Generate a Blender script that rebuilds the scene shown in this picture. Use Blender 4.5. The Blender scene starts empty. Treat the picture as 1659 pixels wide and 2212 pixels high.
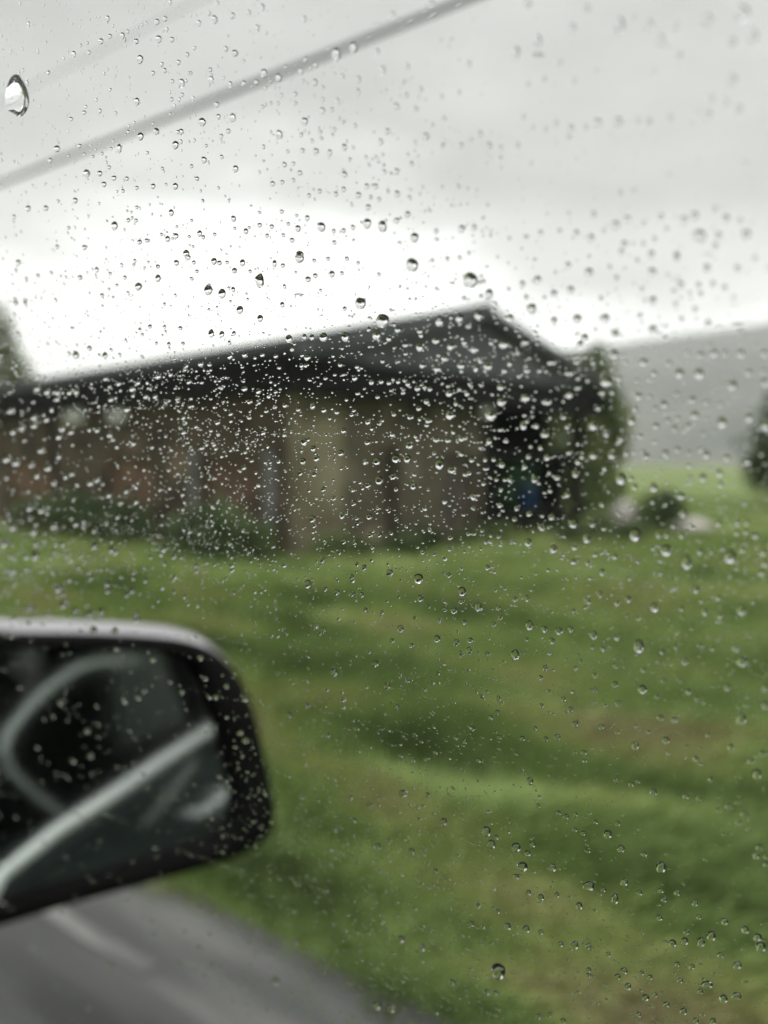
import bpy, math, random
from math import radians, sin, cos, tan, pi, sqrt, exp
from mathutils import Vector, Matrix, noise

random.seed(7)
S = bpy.context.scene
C = S.collection

# ------------------------------------------------------------------ camera
PITCH = radians(3.4)
TW, TH = 0.464, 0.6186            # tangents of the half angles of view
Y0 = 0.12                         # metres from the lens to the window glass on the axis
APERTURE = 0.00250                # lens opening, metres
cd = bpy.data.cameras.new('camera')
cam = bpy.data.objects.new('camera', cd)
C.objects.link(cam)
S.camera = cam
cam.location = (0, 0, 1.3)
cam.rotation_euler = (pi / 2 - PITCH, 0, 0)
cd.sensor_fit = 'VERTICAL'
cd.sensor_height = 24.0
cd.lens = 12.0 / TH
cd.clip_start = 0.01
cd.clip_end = 8000
cd.dof.use_dof = True
cd.dof.focus_distance = Y0 * 1.02
cd.dof.aperture_fstop = cd.lens / (APERTURE * 1000)

# ------------------------------------------------------------------ sky and sun (rain clouds)
w = bpy.data.worlds.new('World')
S.world = w
w.use_nodes = True
nt = w.node_tree
nt.nodes.clear()


def N(tree, kind, **kw):
    n = tree.nodes.new(kind)
    for k, v in kw.items():
        setattr(n, k, v)
    return n


SUN_EL, SUN_AZ = radians(52), radians(150)
sky = N(nt, 'ShaderNodeTexSky', sky_type='NISHITA')
sky.sun_disc = False
sky.sun_elevation = SUN_EL
sky.sun_rotation = SUN_AZ
tc = N(nt, 'ShaderNodeTexCoord')
sep = N(nt, 'ShaderNodeSeparateXYZ')
nt.links.new(tc.outputs['Generated'], sep.inputs[0])
mp = N(nt, 'ShaderNodeMapping')
mp.inputs['Location'].default_value = (0.4, 0.6, 0.9)
mp.inputs['Scale'].default_value = (1.6, 1.6, 4.2)
nt.links.new(tc.outputs['Generated'], mp.inputs[0])
nz = N(nt, 'ShaderNodeTexNoise')
nz.inputs['Scale'].default_value = 1.3
nz.inputs['Detail'].default_value = 5
nz.inputs['Roughness'].default_value = 0.45
nt.links.new(mp.outputs[0], nz.inputs['Vector'])
warp = N(nt, 'ShaderNodeMath', operation='MULTIPLY_ADD')       # elevation, pushed about by the cloud noise
warp.inputs[1].default_value = 0.52
nt.links.new(nz.outputs['Fac'], warp.inputs[0])
nt.links.new(sep.outputs['Z'], warp.inputs[2])
ramp = N(nt, 'ShaderNodeValToRGB')
els = ramp.color_ramp.elements
ramp.color_ramp.interpolation = 'EASE'
stops = [(0.0, .9), (0.345, .9), (0.415, .58), (0.495, .30), (0.60, .222), (0.72, .24), (0.90, .27), (1.0, .85)]
els[0].position, els[1].position = stops[0][0], stops[-1][0]
els[0].color = (stops[0][1],) * 3 + (1,)
els[1].color = (stops[-1][1],) * 3 + (1,)
for p_, v_ in stops[1:-1]:
    e = els.new(p_)
    e.color = (v_, v_, v_ * .985, 1)
nt.links.new(warp.outputs[0], ramp.inputs[0])
scl = N(nt, 'ShaderNodeVectorMath', operation='SCALE')
nt.links.new(ramp.outputs[0], scl.inputs[0])
mp2 = N(nt, 'ShaderNodeMapping')                               # finer mottling of the cloud base
mp2.inputs['Location'].default_value = (1.7, 5.2, 3.4)
mp2.inputs['Scale'].default_value = (2.2, 2.2, 6.0)
nt.links.new(tc.outputs['Generated'], mp2.inputs[0])
nz2 = N(nt, 'ShaderNodeTexNoise')
nz2.inputs['Scale'].default_value = 2.2
nz2.inputs['Detail'].default_value = 4
nt.links.new(mp2.outputs[0], nz2.inputs['Vector'])
mot = N(nt, 'ShaderNodeMapRange')
mot.inputs['From Min'].default_value = .3
mot.inputs['From Max'].default_value = .7
mot.inputs['To Min'].default_value = 17.0
mot.inputs['To Max'].default_value = 22.0
nt.links.new(nz2.outputs['Fac'], mot.inputs['Value'])
nt.links.new(mot.outputs[0], scl.inputs['Scale'])
mix = N(nt, 'ShaderNodeMix', data_type='RGBA')
mix.inputs['Factor'].default_value = 0.04
nt.links.new(scl.outputs[0], mix.inputs['A'])
nt.links.new(sky.outputs[0], mix.inputs['B'])
bg = N(nt, 'ShaderNodeBackground')
bg.inputs['Strength'].default_value = 0.10
nt.links.new(mix.outputs['Result'], bg.inputs['Color'])
wo = N(nt, 'ShaderNodeOutputWorld')
nt.links.new(bg.outputs[0], wo.inputs['Surface'])

sd = bpy.data.lights.new('sun', 'SUN')
sd.energy = 1.25
sd.angle = radians(20)
sd.color = (1, .97, .93)
sun = bpy.data.objects.new('sun', sd)
C.objects.link(sun)
sun.rotation_euler = Vector((sin(SUN_AZ) * cos(SUN_EL), cos(SUN_AZ) * cos(SUN_EL), sin(SUN_EL))).to_track_quat('Z', 'Y').to_euler()

vs = S.view_settings
vs.view_transform = 'Standard'
vs.look = 'None'
vs.gamma = 1
vs.exposure = 0.45
vs.use_curve_mapping = False
S.cycles.max_bounces = 14
S.cycles.diffuse_bounces = 3
S.cycles.glossy_bounces = 4
S.cycles.transmission_bounces = 10
S.cycles.transparent_max_bounces = 16
S.cycles.volume_bounces = 2
S.cycles.caustics_reflective = False
S.cycles.caustics_refractive = False

# ------------------------------------------------------------------ frames of reference
F = Vector((-.794, .607, 0)).normalized()      # the way the car points, along the road
O = Vector((.607, .794, 0)).normalized()       # out of the car's window, away from the road
EX = Vector((1, 0, 0))
ED = Vector((0, cos(PITCH), -sin(PITCH)))
EZ = Vector((0, sin(PITCH), cos(PITCH)))
EYE = Vector((0, 0, 1.3))
DW = 1659.0                                    # width the sight lines below are measured in


def ray(px, py):
    return EX * ((px - 829.5) / 1788.0) + ED + EZ * ((1106.0 - py) / 1788.0)


def car(f, o, z):
    return F * f + O * o + Vector((0, 0, z))


# ------------------------------------------------------------------ materials
def mat(name, col, rough=.6, spec=.5, var=None, scale=4.0, bump=0.0, stretch=None, metallic=0.0, detail=4, coat=0.0):
    m = bpy.data.materials.new(name)
    m.use_nodes = True
    t = m.node_tree
    b = t.nodes['Principled BSDF']
    b.inputs['Roughness'].default_value = rough
    b.inputs['Specular IOR Level'].default_value = spec
    b.inputs['Metallic'].default_value = metallic
    b.inputs['Coat Weight'].default_value = coat
    b.inputs['Base Color'].default_value = (*col, 1)
    if var or bump:
        g = N(t, 'ShaderNodeNewGeometry')
        mpn = N(t, 'ShaderNodeMapping')
        # texture space turned to the road's direction
        mpn.vector_type = 'TEXTURE'
        mpn.inputs['Rotation'].default_value = (0, 0, math.atan2(F.y, F.x))
        mpn.inputs['Scale'].default_value = stretch or (1, 1, 1)
        t.links.new(g.outputs['Position'], mpn.inputs[0])
        n = N(t, 'ShaderNodeTexNoise')
        n.inputs['Scale'].default_value = scale
        n.inputs['Detail'].default_value = detail
        n.inputs['Roughness'].default_value = .55
        t.links.new(mpn.outputs[0], n.inputs['Vector'])
        if var:
            r = N(t, 'ShaderNodeValToRGB')
            cols = var
            e = r.color_ramp.elements
            e[0].position, e[0].color = cols[0][0], (*cols[0][1], 1)
            e[1].position, e[1].color = cols[-1][0], (*cols[-1][1], 1)
            for p, c in cols[1:-1]:
                q = e.new(p)
                q.color = (*c, 1)
            t.links.new(n.outputs['Fac'], r.inputs[0])
            t.links.new(r.outputs[0], b.inputs['Base Color'])
        if bump:
            bp = N(t, 'ShaderNodeBump')
            bp.inputs['Strength'].default_value = bump
            bp.inputs['Distance'].default_value = .03
            t.links.new(n.outputs['Fac'], bp.inputs['Height'])
            t.links.new(bp.outputs[0], b.inputs['Normal'])
    return m


GRASS_COLS = [(.34, (.080, .115, .038)), (.42, (.135, .200, .060)), (.49, (.195, .285, .085)), (.555, (.285, .350, .115)), (.62, (.320, .330, .135)), (.70, (.250, .220, .120))]
M = {
    'turf': mat('turf', (.1, .13, .04), .9, .2, [(.28, (.055, .075, .026)), (.42, (.105, .150, .045)), (.55, (.165, .215, .068)), (.72, (.210, .205, .095))], 1.0, .3, (3.2, 1, 1)),
    'grass': mat('grass', (.1, .15, .04), .75, .25, GRASS_COLS, 2.1, 0, (3.0, 1, 1), detail=4),
    'rank': mat('rank_grass', (.06, .1, .03), .8, .2, [(.3, (.020, .040, .014)), (.5, (.045, .085, .022)), (.7, (.085, .115, .036))], .8),
    'asphalt': mat('asphalt', (.06, .06, .06), .5, .4, [(.36, (.016, .017, .016)), (.45, (.040, .041, .039)), (.55, (.055, .056, .053)), (.64, (.105, .106, .100))], 3.0, .4, (7, 1, 1), detail=7),
    'paint': mat('road_paint', (.2, .2, .2), .5, .4, [(.38, (.050, .051, .049)), (.52, (.095, .095, .092)), (.66, (.19, .19, .18))], 5, 0, (4, 1, 1)),
    'hill': mat('hill', (.06, .07, .07), .95, .1, [(.38, (.028, .034, .036)), (.5, (.054, .060, .062)), (.62, (.085, .088, .084))], .009),
    'stone': mat('brown_stone', (.1, .08, .05), .9, .2, [(.34, (.018, .016, .012)), (.43, (.046, .038, .026)), (.50, (.088, .068, .044)), (.57, (.050, .042, .030)), (.65, (.165, .122, .080)), (.74, (.135, .125, .095))], 2.0, .8, (1.5, 1.5, 1), detail=6),
    'plaster': mat('beige_plaster', (.2, .17, .11), .9, .2, [(.34, (.034, .030, .021)), (.46, (.080, .071, .048)), (.54, (.056, .050, .035)), (.64, (.120, .108, .074)), (.75, (.15, .136, .096))], 2.0, .5, (1, 1, 1.7), detail=6),
    'quoin': mat('pale_corner_stone', (.3, .27, .18), .9, .2, [(.35, (.090, .080, .050)), (.6, (.155, .140, .090)), (.75, (.21, .188, .128))], 1.8, .4),
    'brick': mat('orange_brick', (.2, .1, .06), .9, .2, [(.36, (.036, .028, .021)), (.46, (.140, .088, .056)), (.55, (.070, .050, .036)), (.66, (.220, .140, .090))], 1.9, .6, detail=6),
    'slate': mat('wet_slate', (.045, .05, .055), .55, .4, [(.35, (.020, .023, .025)), (.65, (.046, .051, .055))], 3, .3),
    'board': mat('dark_gable_board', (.06, .065, .07), .6, .35, [(.35, (.036, .041, .045)), (.65, (.066, .073, .078))], 2.0, .3, (1, 1, 3)),
    'shade_black': mat('shade_black_timber', (.009, .009, .009), .85, .1, [(.35, (.006, .006, .007)), (.65, (.013, .012, .012))], 5),  # near-black timber; on the beams it colours in the shadow under the eaves
    'grey_post': mat('weathered_post', (.13, .14, .135), .8, .3, [(.35, (.085, .095, .092)), (.65, (.165, .172, .165))], 3, .2),
    'door': mat('brown_door', (.06, .05, .04), .7, .3, [(.35, (.040, .034, .028)), (.65, (.082, .066, .050))], 2.5),
    'white': mat('plain_white', (.72, .74, .72), .6, .4, [(.35, (.62, .64, .62)), (.65, (.78, .79, .77))], 4),
    'green': mat('green_tarp', (.05, .13, .07), .7, .3, [(.35, (.06, .16, .085)), (.65, (.12, .28, .15))], 3),
    'blue': mat('blue_plastic', (.02, .06, .17), .4, .5, [(.35, (.016, .055, .17)), (.65, (.025, .075, .22))], 5),
    'bark': mat('bark', (.07, .055, .04), .9, .2, [(.35, (.045, .036, .026)), (.65, (.10, .08, .06))], 6, .5),
    'leaf': mat('leaf', (.06, .09, .03), .6, .3, [(.32, (.045, .066, .024)), (.5, (.115, .160, .055)), (.68, (.210, .245, .105))], 1.6),
    'leaf2': mat('leaf_dark', (.04, .06, .025), .6, .3, [(.32, (.022, .040, .016)), (.5, (.055, .088, .032)), (.68, (.120, .155, .062))], 1.8),
    'rock': mat('pale_rock', (.45, .42, .4), .9, .2, [(.35, (.30, .28, .26)), (.65, (.50, .47, .45))], 3, .5),
    'cable': mat('cable_rubber', (.03, .03, .032), .6, .4, [(.4, (.024, .024, .026)), (.6, (.038, .038, .04))], 3),
    'car_paint': mat('silver_grey_paint', (.3, .295, .315), .3, .5, [(.4, (.28, .275, .295)), (.6, (.32, .312, .335))], 9, 0, coat=.6),
    'car_dark': mat('car_paint_dark', (.02, .026, .025), .8, .02, [(.4, (.018, .024, .023)), (.6, (.025, .031, .030))], 9),
    'cabin': mat('cabin_trim', (.10, .115, .108), .9, .2, [(.35, (.04, .05, .046)), (.65, (.09, .10, .094))], 5),
    'pale_tube': mat('pale_tube', (.55, .6, .58), .5, .4, [(.4, (.70, .77, .74)), (.6, (.78, .84, .81))], 10),
    'chrome': mat('brushed_moulding', (.78, .82, .82), .38, .5, [(.4, (.72, .77, .77)), (.6, (.84, .87, .87))], 14, 0, metallic=.35),
    'moulding': mat('sky_white_moulding', (.85, .88, .87), .3, .6, [(.4, (.80, .84, .83)), (.6, (.88, .91, .90))], 14),  # white put in for the sky reflected along the belt line
    'bezel': mat('black_plastic', (.006, .006, .006), .9, .05, [(.4, (.005, .005, .005)), (.6, (.008, .008, .008))], 20),
    'rubber': mat('tyre_rubber', (.02, .02, .02), .8, .3, [(.4, (.016, .016, .016)), (.6, (.026, .026, .026))], 20),
    'mirror': mat('mirror_glass', (.68, .71, .70), .06, .5, [(.4, (.66, .69, .68)), (.6, (.70, .73, .72))], 8, 0, metallic=1.0),
}
wm = bpy.data.materials.new('rain_water')
wm.use_nodes = True
t_ = wm.node_tree
t_.nodes.clear()
gl = N(t_, 'ShaderNodeBsdfGlass')
gl.inputs['IOR'].default_value = 1.333
gl.inputs['Roughness'].default_value = 0.0
gl.inputs['Color'].default_value = (1, 1, 1, 1)
ot = N(t_, 'ShaderNodeOutputMaterial')
t_.links.new(gl.outputs[0], ot.inputs['Surface'])
M['water'] = wm
pm = bpy.data.materials.new('clear_window_glass')
pm.use_nodes = True
t_ = pm.node_tree
t_.nodes.clear()
tr = N(t_, 'ShaderNodeBsdfTransparent')
tr.inputs['Color'].default_value = (.982, .985, .980, 1)
ot = N(t_, 'ShaderNodeOutputMaterial')
t_.links.new(tr.outputs[0], ot.inputs['Surface'])
M['pane'] = pm


# ------------------------------------------------------------------ mesh helpers
class MB:
    def __init__(s):
        s.v, s.f = [], []

    def add(s, vs_, fs):
        k = len(s.v)
        s.v += [tuple(p) for p in vs_]
        s.f += [tuple(i + k for i in f) for f in fs]
        return s

    def box(s, o, ax, ay, az):
        """corner o and three edge vectors"""
        o, ax, ay, az = Vector(o), Vector(ax), Vector(ay), Vector(az)
        p = [o, o + ax, o + ax + ay, o + ay]
        p += [q + az for q in p]
        return s.add(p, [(0, 3, 2, 1), (4, 5, 6, 7), (0, 1, 5, 4), (1, 2, 6, 5), (2, 3, 7, 6), (3, 0, 4, 7)])

    def prism(s, pts, d):
        n = len(pts)
        d = Vector(d)
        p = [Vector(q) for q in pts]
        return s.add(p + [q + d for q in p], [tuple(range(n))[::-1], tuple(range(n, 2 * n))] + [(i, (i + 1) % n, n + (i + 1) % n, n + i) for i in range(n)])

    def tube(s, pts, r, seg=8, cap=True):
        pts = [Vector(p) for p in pts]
        rs = r if isinstance(r, (list, tuple)) else [r] * len(pts)
        rings = []
        up = None
        for i, p in enumerate(pts):
            d = (pts[min(i + 1, len(pts) - 1)] - pts[max(i - 1, 0)]).normalized()
            if up is None:
                up = d.orthogonal().normalized()
            up = (up - d * up.dot(d)).normalized()
            sd_ = d.cross(up)
            rings.append([p + (up * cos(2 * pi * k / seg) + sd_ * sin(2 * pi * k / seg)) * rs[i] for k in range(seg)])
        vv = [q for R in rings for q in R]
        ff = []
        for i in range(len(pts) - 1):
            for k in range(seg):
                a, b = i * seg + k, i * seg + (k + 1) % seg
                ff.append((a, b, b + seg, a + seg))
        if cap:
            ff.append(tuple(range(seg))[::-1])
            ff.append(tuple(range(len(vv) - seg, len(vv))))
        return s.add(vv, ff)

    def lathe(s, c, axis, prof, seg=20):
        axis = Vector(axis).normalized()
        u = axis.orthogonal().normalized()
        v = axis.cross(u)
        c = Vector(c)
        vv, ff = [], []
        for (r, h) in prof:
            vv += [c + axis * h + (u * cos(2 * pi * k / seg) + v * sin(2 * pi * k / seg)) * r for k in range(seg)]
        for i in range(len(prof) - 1):
            for k in range(seg):
                a, b = i * seg + k, i * seg + (k + 1) % seg
                ff.append((a, b, b + seg, a + seg))
        ff.append(tuple(range(seg))[::-1])
        ff.append(tuple(range(len(vv) - seg, len(vv))))
        return s.add(vv, ff)

    def build(s, name, m, parent=None, smooth=False, bevel=0.0):
        me = bpy.data.meshes.new(name)
        me.from_pydata(s.v, [], s.f)
        me.update()
        if smooth:
            me.polygons.foreach_set('use_smooth', [True] * len(me.polygons))
        ob = bpy.data.objects.new(name, me)
        me.materials.append(M[m] if isinstance(m, str) else m)
        C.objects.link(ob)
        if parent is not None:
            ob.parent = parent
            ob.matrix_parent_inverse = Matrix.Translation(parent.location).inverted()
        if bevel:
            bv = ob.modifiers.new('bevel', 'BEVEL')
            bv.width = bevel
            bv.segments = 2
        return ob


def tag(o, label=None, cat=None, group=None, kind=None):
    for k, v in (('label', label), ('category', cat), ('group', group), ('kind', kind)):
        if v:
            o[k] = v
    return o


def empty(name, loc):
    e = bpy.data.objects.new(name, None)
    e.location = loc
    e.empty_display_size = .1
    C.objects.link(e)
    return e


def smoothstep(a, b, x):
    t = max(0., min(1., (x - a) / (b - a)))
    return t * t * (3 - 2 * t)


# ------------------------------------------------------------------ ground, road, hill
ROAD_EDGE = 1.57


def ground_z(x, y):
    p = Vector((x, y, 0))
    o, f = p.dot(O), p.dot(F)
    k = smoothstep(ROAD_EDGE - .05, ROAD_EDGE + 1.2, o)
    h = noise.noise(Vector((f * .32, o * .75, 1.7))) * .07 + noise.noise(Vector((f * .9, o * 1.6, 5.1))) * .035
    far = 1 - smoothstep(30, 60, abs(o) + abs(f) * .4)
    return -.012 + k * (h * far + .03)


axis = [0.0]
step = .35
while axis[-1] < 1900:
    if axis[-1] > 26:
        step *= 1.22
    axis.append(axis[-1] + step)
axis = [-a for a in axis[:0:-1]] + axis
mb = MB()
n_ = len(axis)
cx0, cy0 = 2.0, 10.0
mb.v = [(x + cx0, y + cy0, ground_z(x + cx0, y + cy0)) for y in axis for x in axis]
mb.f = [(j * n_ + i, j * n_ + i + 1, (j + 1) * n_ + i + 1, (j + 1) * n_ + i) for j in range(n_ - 1) for i in range(n_ - 1)]
tag(mb.build('ground', 'turf', smooth=True), kind='structure')

road = MB()
# a slab with a ragged outer edge
xs = [-60 + .5 * i for i in range(0, 301)]
top = [car(f, ROAD_EDGE + .05 * noise.noise(Vector((f * 1.7, 0, 3))) + .02 * noise.noise(Vector((f * 7, 0, 8))), 0) for f in xs]
bot = [car(f, -4.4, 0) for f in xs]
k = len(xs)
road.v = [tuple(p) for p in top + bot]
road.f = [(i, k + i, k + i + 1, i + 1) for i in range(k - 1)]
rd = tag(road.build('road', 'asphalt'), kind='structure')
ln = MB()
for f0, f1, oo in ((1.72, 6.0, 1.235), (-9, -3.0, 1.24)):
    ln.add([car(f0, oo, .004), car(f1, oo, .004), car(f1, oo + .055, .004), car(f0, oo + .055, .004)], [(0, 1, 2, 3)])
ln.build('edge_line', 'paint', rd)

# hill across the right of the view, fading in the rain
hl = MB()
NA, NR = 90, 26


def hill_top(tx):
    base = .168 * smoothstep(-.55, .95, tx + .12 * 0)
    return base


for ia in range(NA + 1):
    tx = -.85 + 2.3 * ia / NA
    az = math.atan(tx)
    for ir in range(NR + 1):
        r = 600 + 1050 * ir / NR
        q = Vector((sin(az) * r, cos(az) * r, 0))
        prof = sin(min(1.0, (r - 600) / 650.0) * pi / 2) if r < 1250 else cos((r - 1250) / 400.0 * pi / 2)
        elev = .111 + .074 * max(-.2, min(.8, tx)) - .10 * smoothstep(.05, -.6, tx) + .004 * noise.noise(Vector((tx * 4, 0, 2))) + .003 * noise.noise(Vector((tx * 11, 0, 7)))
        z = prof ** 1.15 * 1250 * elev * smoothstep(-.8, -.3, tx) * (1 - smoothstep(1.25, 1.45, tx)) + noise.noise(q * .01) * 4 * prof - .5
        hl.v.append((q.x, q.y, z))
for ia in range(NA):
    for ir in range(NR):
        a = ia * (NR + 1) + ir
        hl.f.append((a, a + NR + 1, a + NR + 2, a + 1))
tag(hl.build('hill', 'hill', smooth=True), kind='structure')

# ------------------------------------------------------------------ house
# near corner of the eaves, and the directions of its two visible sides
L = Vector((-.711, .703, 0)).normalized()      # along the long side, away to the left
R = Vector((.703, .711, 0)).normalized()       # along the gable end, away to the right
EC = Vector((-1.21, 10.6, 0))
UP = Vector((0, 0, 1))
EAVE, RIDGE, WID, LEN = 2.74, 3.70, 7.9, 19.5
OV = .30                                        # how far the eaves stand out
house = empty('stone_house', EC + R * 3.6 + L * 6)
tag(house, 'long low stone house with dark pitched roof and open porch corner', 'house')


def hp(l, r, z):
    return EC + L * l + R * r + UP * z


WT = .42
# roof: two slopes, each a slab
for sgn in (0, 1):
    m_ = MB()
    r0, r1 = (0, WID / 2) if sgn == 0 else (WID, WID / 2)
    th = .07
    a = [hp(-.15, r0, EAVE), hp(LEN + .15, r0, EAVE), hp(LEN + .15, r1, RIDGE), hp(-.15, r1, RIDGE)]
    m_.prism(a, UP * th)
    rf = m_.build('roof_slope', 'slate', house)
    # courses of slate standing proud of the slope
    sl = MB()
    for c_ in range(11):
        t0 = c_ / 11.0
        p0 = [hp(-.15, r0 + (r1 - r0) * t0, EAVE + (RIDGE - EAVE) * t0 + th + .004), hp(LEN + .15, r0 + (r1 - r0) * t0, EAVE + (RIDGE - EAVE) * t0 + th + .004)]
        dn = (r1 - r0) / 11.0 * .93
        p1 = [q + R * dn + UP * ((RIDGE - EAVE) / 11.0 * .93 - .014) for q in p0]
        sl.prism([p0[0], p0[1], p1[1], p1[0]], UP * .018)
    so = sl.build('slate_course', 'slate', rf)
    so['kind'] = 'stuff'
MB().tube([hp(-.18, WID / 2, RIDGE + .07), hp(LEN + .18, WID / 2, RIDGE + .07)], .085, 8).build('ridge_tile', 'slate', house, True)
# gable boards
for i in range(14):
    r0 = .12 + (WID - .24) * i / 14.0
    r1 = .12 + (WID - .24) * (i + 1) / 14.0 - .012

    def top(r):
        return EAVE + (RIDGE - EAVE) * (1 - abs(r - WID / 2) / (WID / 2)) - .01
    pr = r0 + (r1 - r0)
    pts = [hp(.02, r0, EAVE - .06), hp(.02, r1, EAVE - .06), hp(.02, r1, top(r1)), hp(.02, r0, top(r0))]
    if r0 < WID / 2 < r1:
        pts.insert(3, hp(.02, WID / 2, RIDGE - .01))
    MB().prism(pts, L * (.05 + .006 * (i % 2))).build('gable_board', 'board', house)
# barge boards, fascia, beams coloured near-black as the shadow under the gable and along the eaves
for s_ in (0, 1):
    r0 = 0 if s_ == 0 else WID
    m_ = MB()
    m_.prism([hp(-.16, r0, EAVE - .10), hp(-.16, WID / 2, RIDGE - .10), hp(-.16, WID / 2, RIDGE + .075), hp(-.16, r0, EAVE + .075)], L * .035)
    m_.build('barge_board', 'board', house)
MB().box(hp(.06, .02, EAVE - .52), R * (WID - .04), L * .20, UP * .46).build('gable_shade_beam', 'shade_black', house)
MB().box(hp(.0, .02, EAVE - .13), L * LEN, R * .04, UP * .15).build('fascia', 'shade_black', house)
MB().box(hp(.30, .08, EAVE - .46), L * (LEN - .4), R * .18, UP * .40).build('eave_shade_beam', 'shade_black', house)
MB().box(hp(.28, .07, EAVE - .09), L * (LEN - .4), R * (WID - .14), UP * .02).build('ceiling_boards', 'shade_black', house)

# long wall on the left: stone bays between grey posts, some bays open or bricked
bays = [(.42, 1.12, 'stone'), (1.15, 2.43, 'brick'), (2.46, 3.87, 'stone'), (3.9, 5.55, 'brick'), (5.58, 7.6, 'stone'), (7.63, 9.9, 'brick'), (9.93, 12.5, 'stone'), (12.53, 15.2, 'stone'), (15.23, 18.9, 'stone')]
for i, (l0, l1, kind) in enumerate(bays):
    rr = OV + (.00 if kind == 'stone' else .10)
    MB().box(hp(l0, rr, -.1), L * (l1 - l0), R * WT, UP * (EAVE - .36)).build('wall_bay', kind, house)
    if kind == 'brick':
        # stone lintel course above the brick infill
        MB().box(hp(l0 + .01, OV + .02, 1.36), L * (l1 - l0 - .02), R * .07, UP * (EAVE - 1.36 - .50)).build('stone_lintel', 'stone', house)
for l0 in (.70, 2.60, 7.54, 12.44):
    MB().box(hp(l0, OV - .05, -.1), L * .16, R * .16, UP * (1.55 if l0 < 4 else EAVE - .40)).build('post', 'grey_post' if l0 < 4 else 'shade_black', house, bevel=.015)
MB().box(hp(.42, OV + WT + .02, -.1), L * (LEN - .9), R * .03, UP * (EAVE - .1)).build('inner_lining', 'shade_black', house)
# two plain white panels high under the eaves, one small pale vent beside the porch
for l0, l1, z0, z1 in ((6.3, 7.0, 2.06, 2.30), (4.75, 5.25, 2.02, 2.20)):
    MB().box(hp(l0, OV - .07, z0), L * (l1 - l0), R * .06, UP * (z1 - z0)).build('pale_panel', 'white', house, bevel=.02)

# gable end wall, pale at the corner
GW = 4.45                                        # where the porch begins
WH = EAVE - .38
MB().box(hp(OV, OV, -.1), R * .90, L * WT, UP * WH).build('corner_wall', 'quoin', house)
MB().box(hp(OV + .03, OV + .90, -.1), R * .92, L * WT, UP * WH).build('gable_wall', 'plaster', house)
MB().box(hp(OV + .03, OV + 2.04, -.1), R * 1.02, L * WT, UP * WH).build('gable_wall', 'plaster', house)
MB().box(hp(OV + .05, OV + 1.82, 1.55), R * .22, L * WT, UP * (WH - 1.65)).build('wall_head', 'plaster', house)
nw_ = MB().box(hp(OV + .20, OV + 1.82, -.1), R * .22, L * .05, UP * 1.65).build('narrow_door', 'door', house)
MB().box(hp(OV + .05, OV + 3.06, 1.42), R * (GW - OV - 3.06), L * WT, UP * (WH - 1.52)).build('wall_head', 'plaster', house)
door = MB().box(hp(OV + .18, OV + 3.06, -.05), R * .90, L * .05, UP * 1.47).build('door', 'door', house)
MB().tube([hp(OV + .18, OV + 3.16, .85), hp(OV + .13, OV + 3.16, .85), hp(OV + .13, OV + 3.27, .85)], .012, 6).build('handle', 'grey_post', door, True)
for q in range(6):
    MB().box(hp(OV + .165, OV + 3.07 + q * .148, -.03), R * .138, L * .02, UP * 1.43).build('door_board', 'door', door)
MB().box(hp(OV + .05, OV + 3.962, -.1), R * (GW - OV - 3.962), L * WT, UP * 1.52).build('door_jamb', 'plaster', house)
# rough stones at the foot of the wall
for (r0, w0, h0) in ((.05, .45, .40), (.62, .35, .28), (1.15, .42, .34), (2.35, .4, .22)):
    MB().box(hp(OV - .14, OV + r0, -.1), R * w0, L * .13, UP * (h0 + .1)).build('footing_stone', 'quoin', house, bevel=.05)
# porch: back wall with an opening, side wall, posts, rails, lamp
PE = WID - .32
MB().box(hp(3.6, GW + .09, -.1), L * .2, R * (PE - GW - .09), UP * (EAVE - .005)).build('porch_back_wall', 'shade_black', house)
MB().box(hp(.72, PE - .16, -.1), L * 2.87, R * .14, UP * 1.62).build('porch_end_wall', 'shade_black', house)
MB().box(hp(1.12, PE - .16, 1.53), L * 2.47, R * .14, UP * (EAVE - .10 - 1.53)).build('porch_end_wall', 'shade_black', house)
MB().box(hp(OV, GW + .02, -.1), L * 3.28, R * .06, UP * WH).build('porch_side_wall', 'shade_black', house)
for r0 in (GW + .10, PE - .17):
    MB().box(hp(.32, r0, -.1), R * .17, L * .17, UP * (EAVE - .42)).build('porch_post', 'shade_black', house, bevel=.015)
MB().box(hp(.36, GW + .27, .30), R * (PE - .17 - GW - .27), L * .07, UP * .14).build('porch_rail', 'shade_black', house)
MB().box(hp(.36, GW + .27, 1.38), R * (PE - .17 - GW - .27), L * .07, UP * .12).build('porch_rail', 'shade_black', house)
for q in range(7):
    MB().box(hp(.375, GW + .45 + q * .36, -.05), R * .08, L * .04, UP * .36).build('baluster', 'shade_black', house)
MB().lathe(hp(.22, GW - .10, 2.06), UP, [(.03, 0), (.09, .03), (.105, .09), (.09, .15), (.03, .18)], 12).build('porch_lamp', 'white', house, True)

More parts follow.
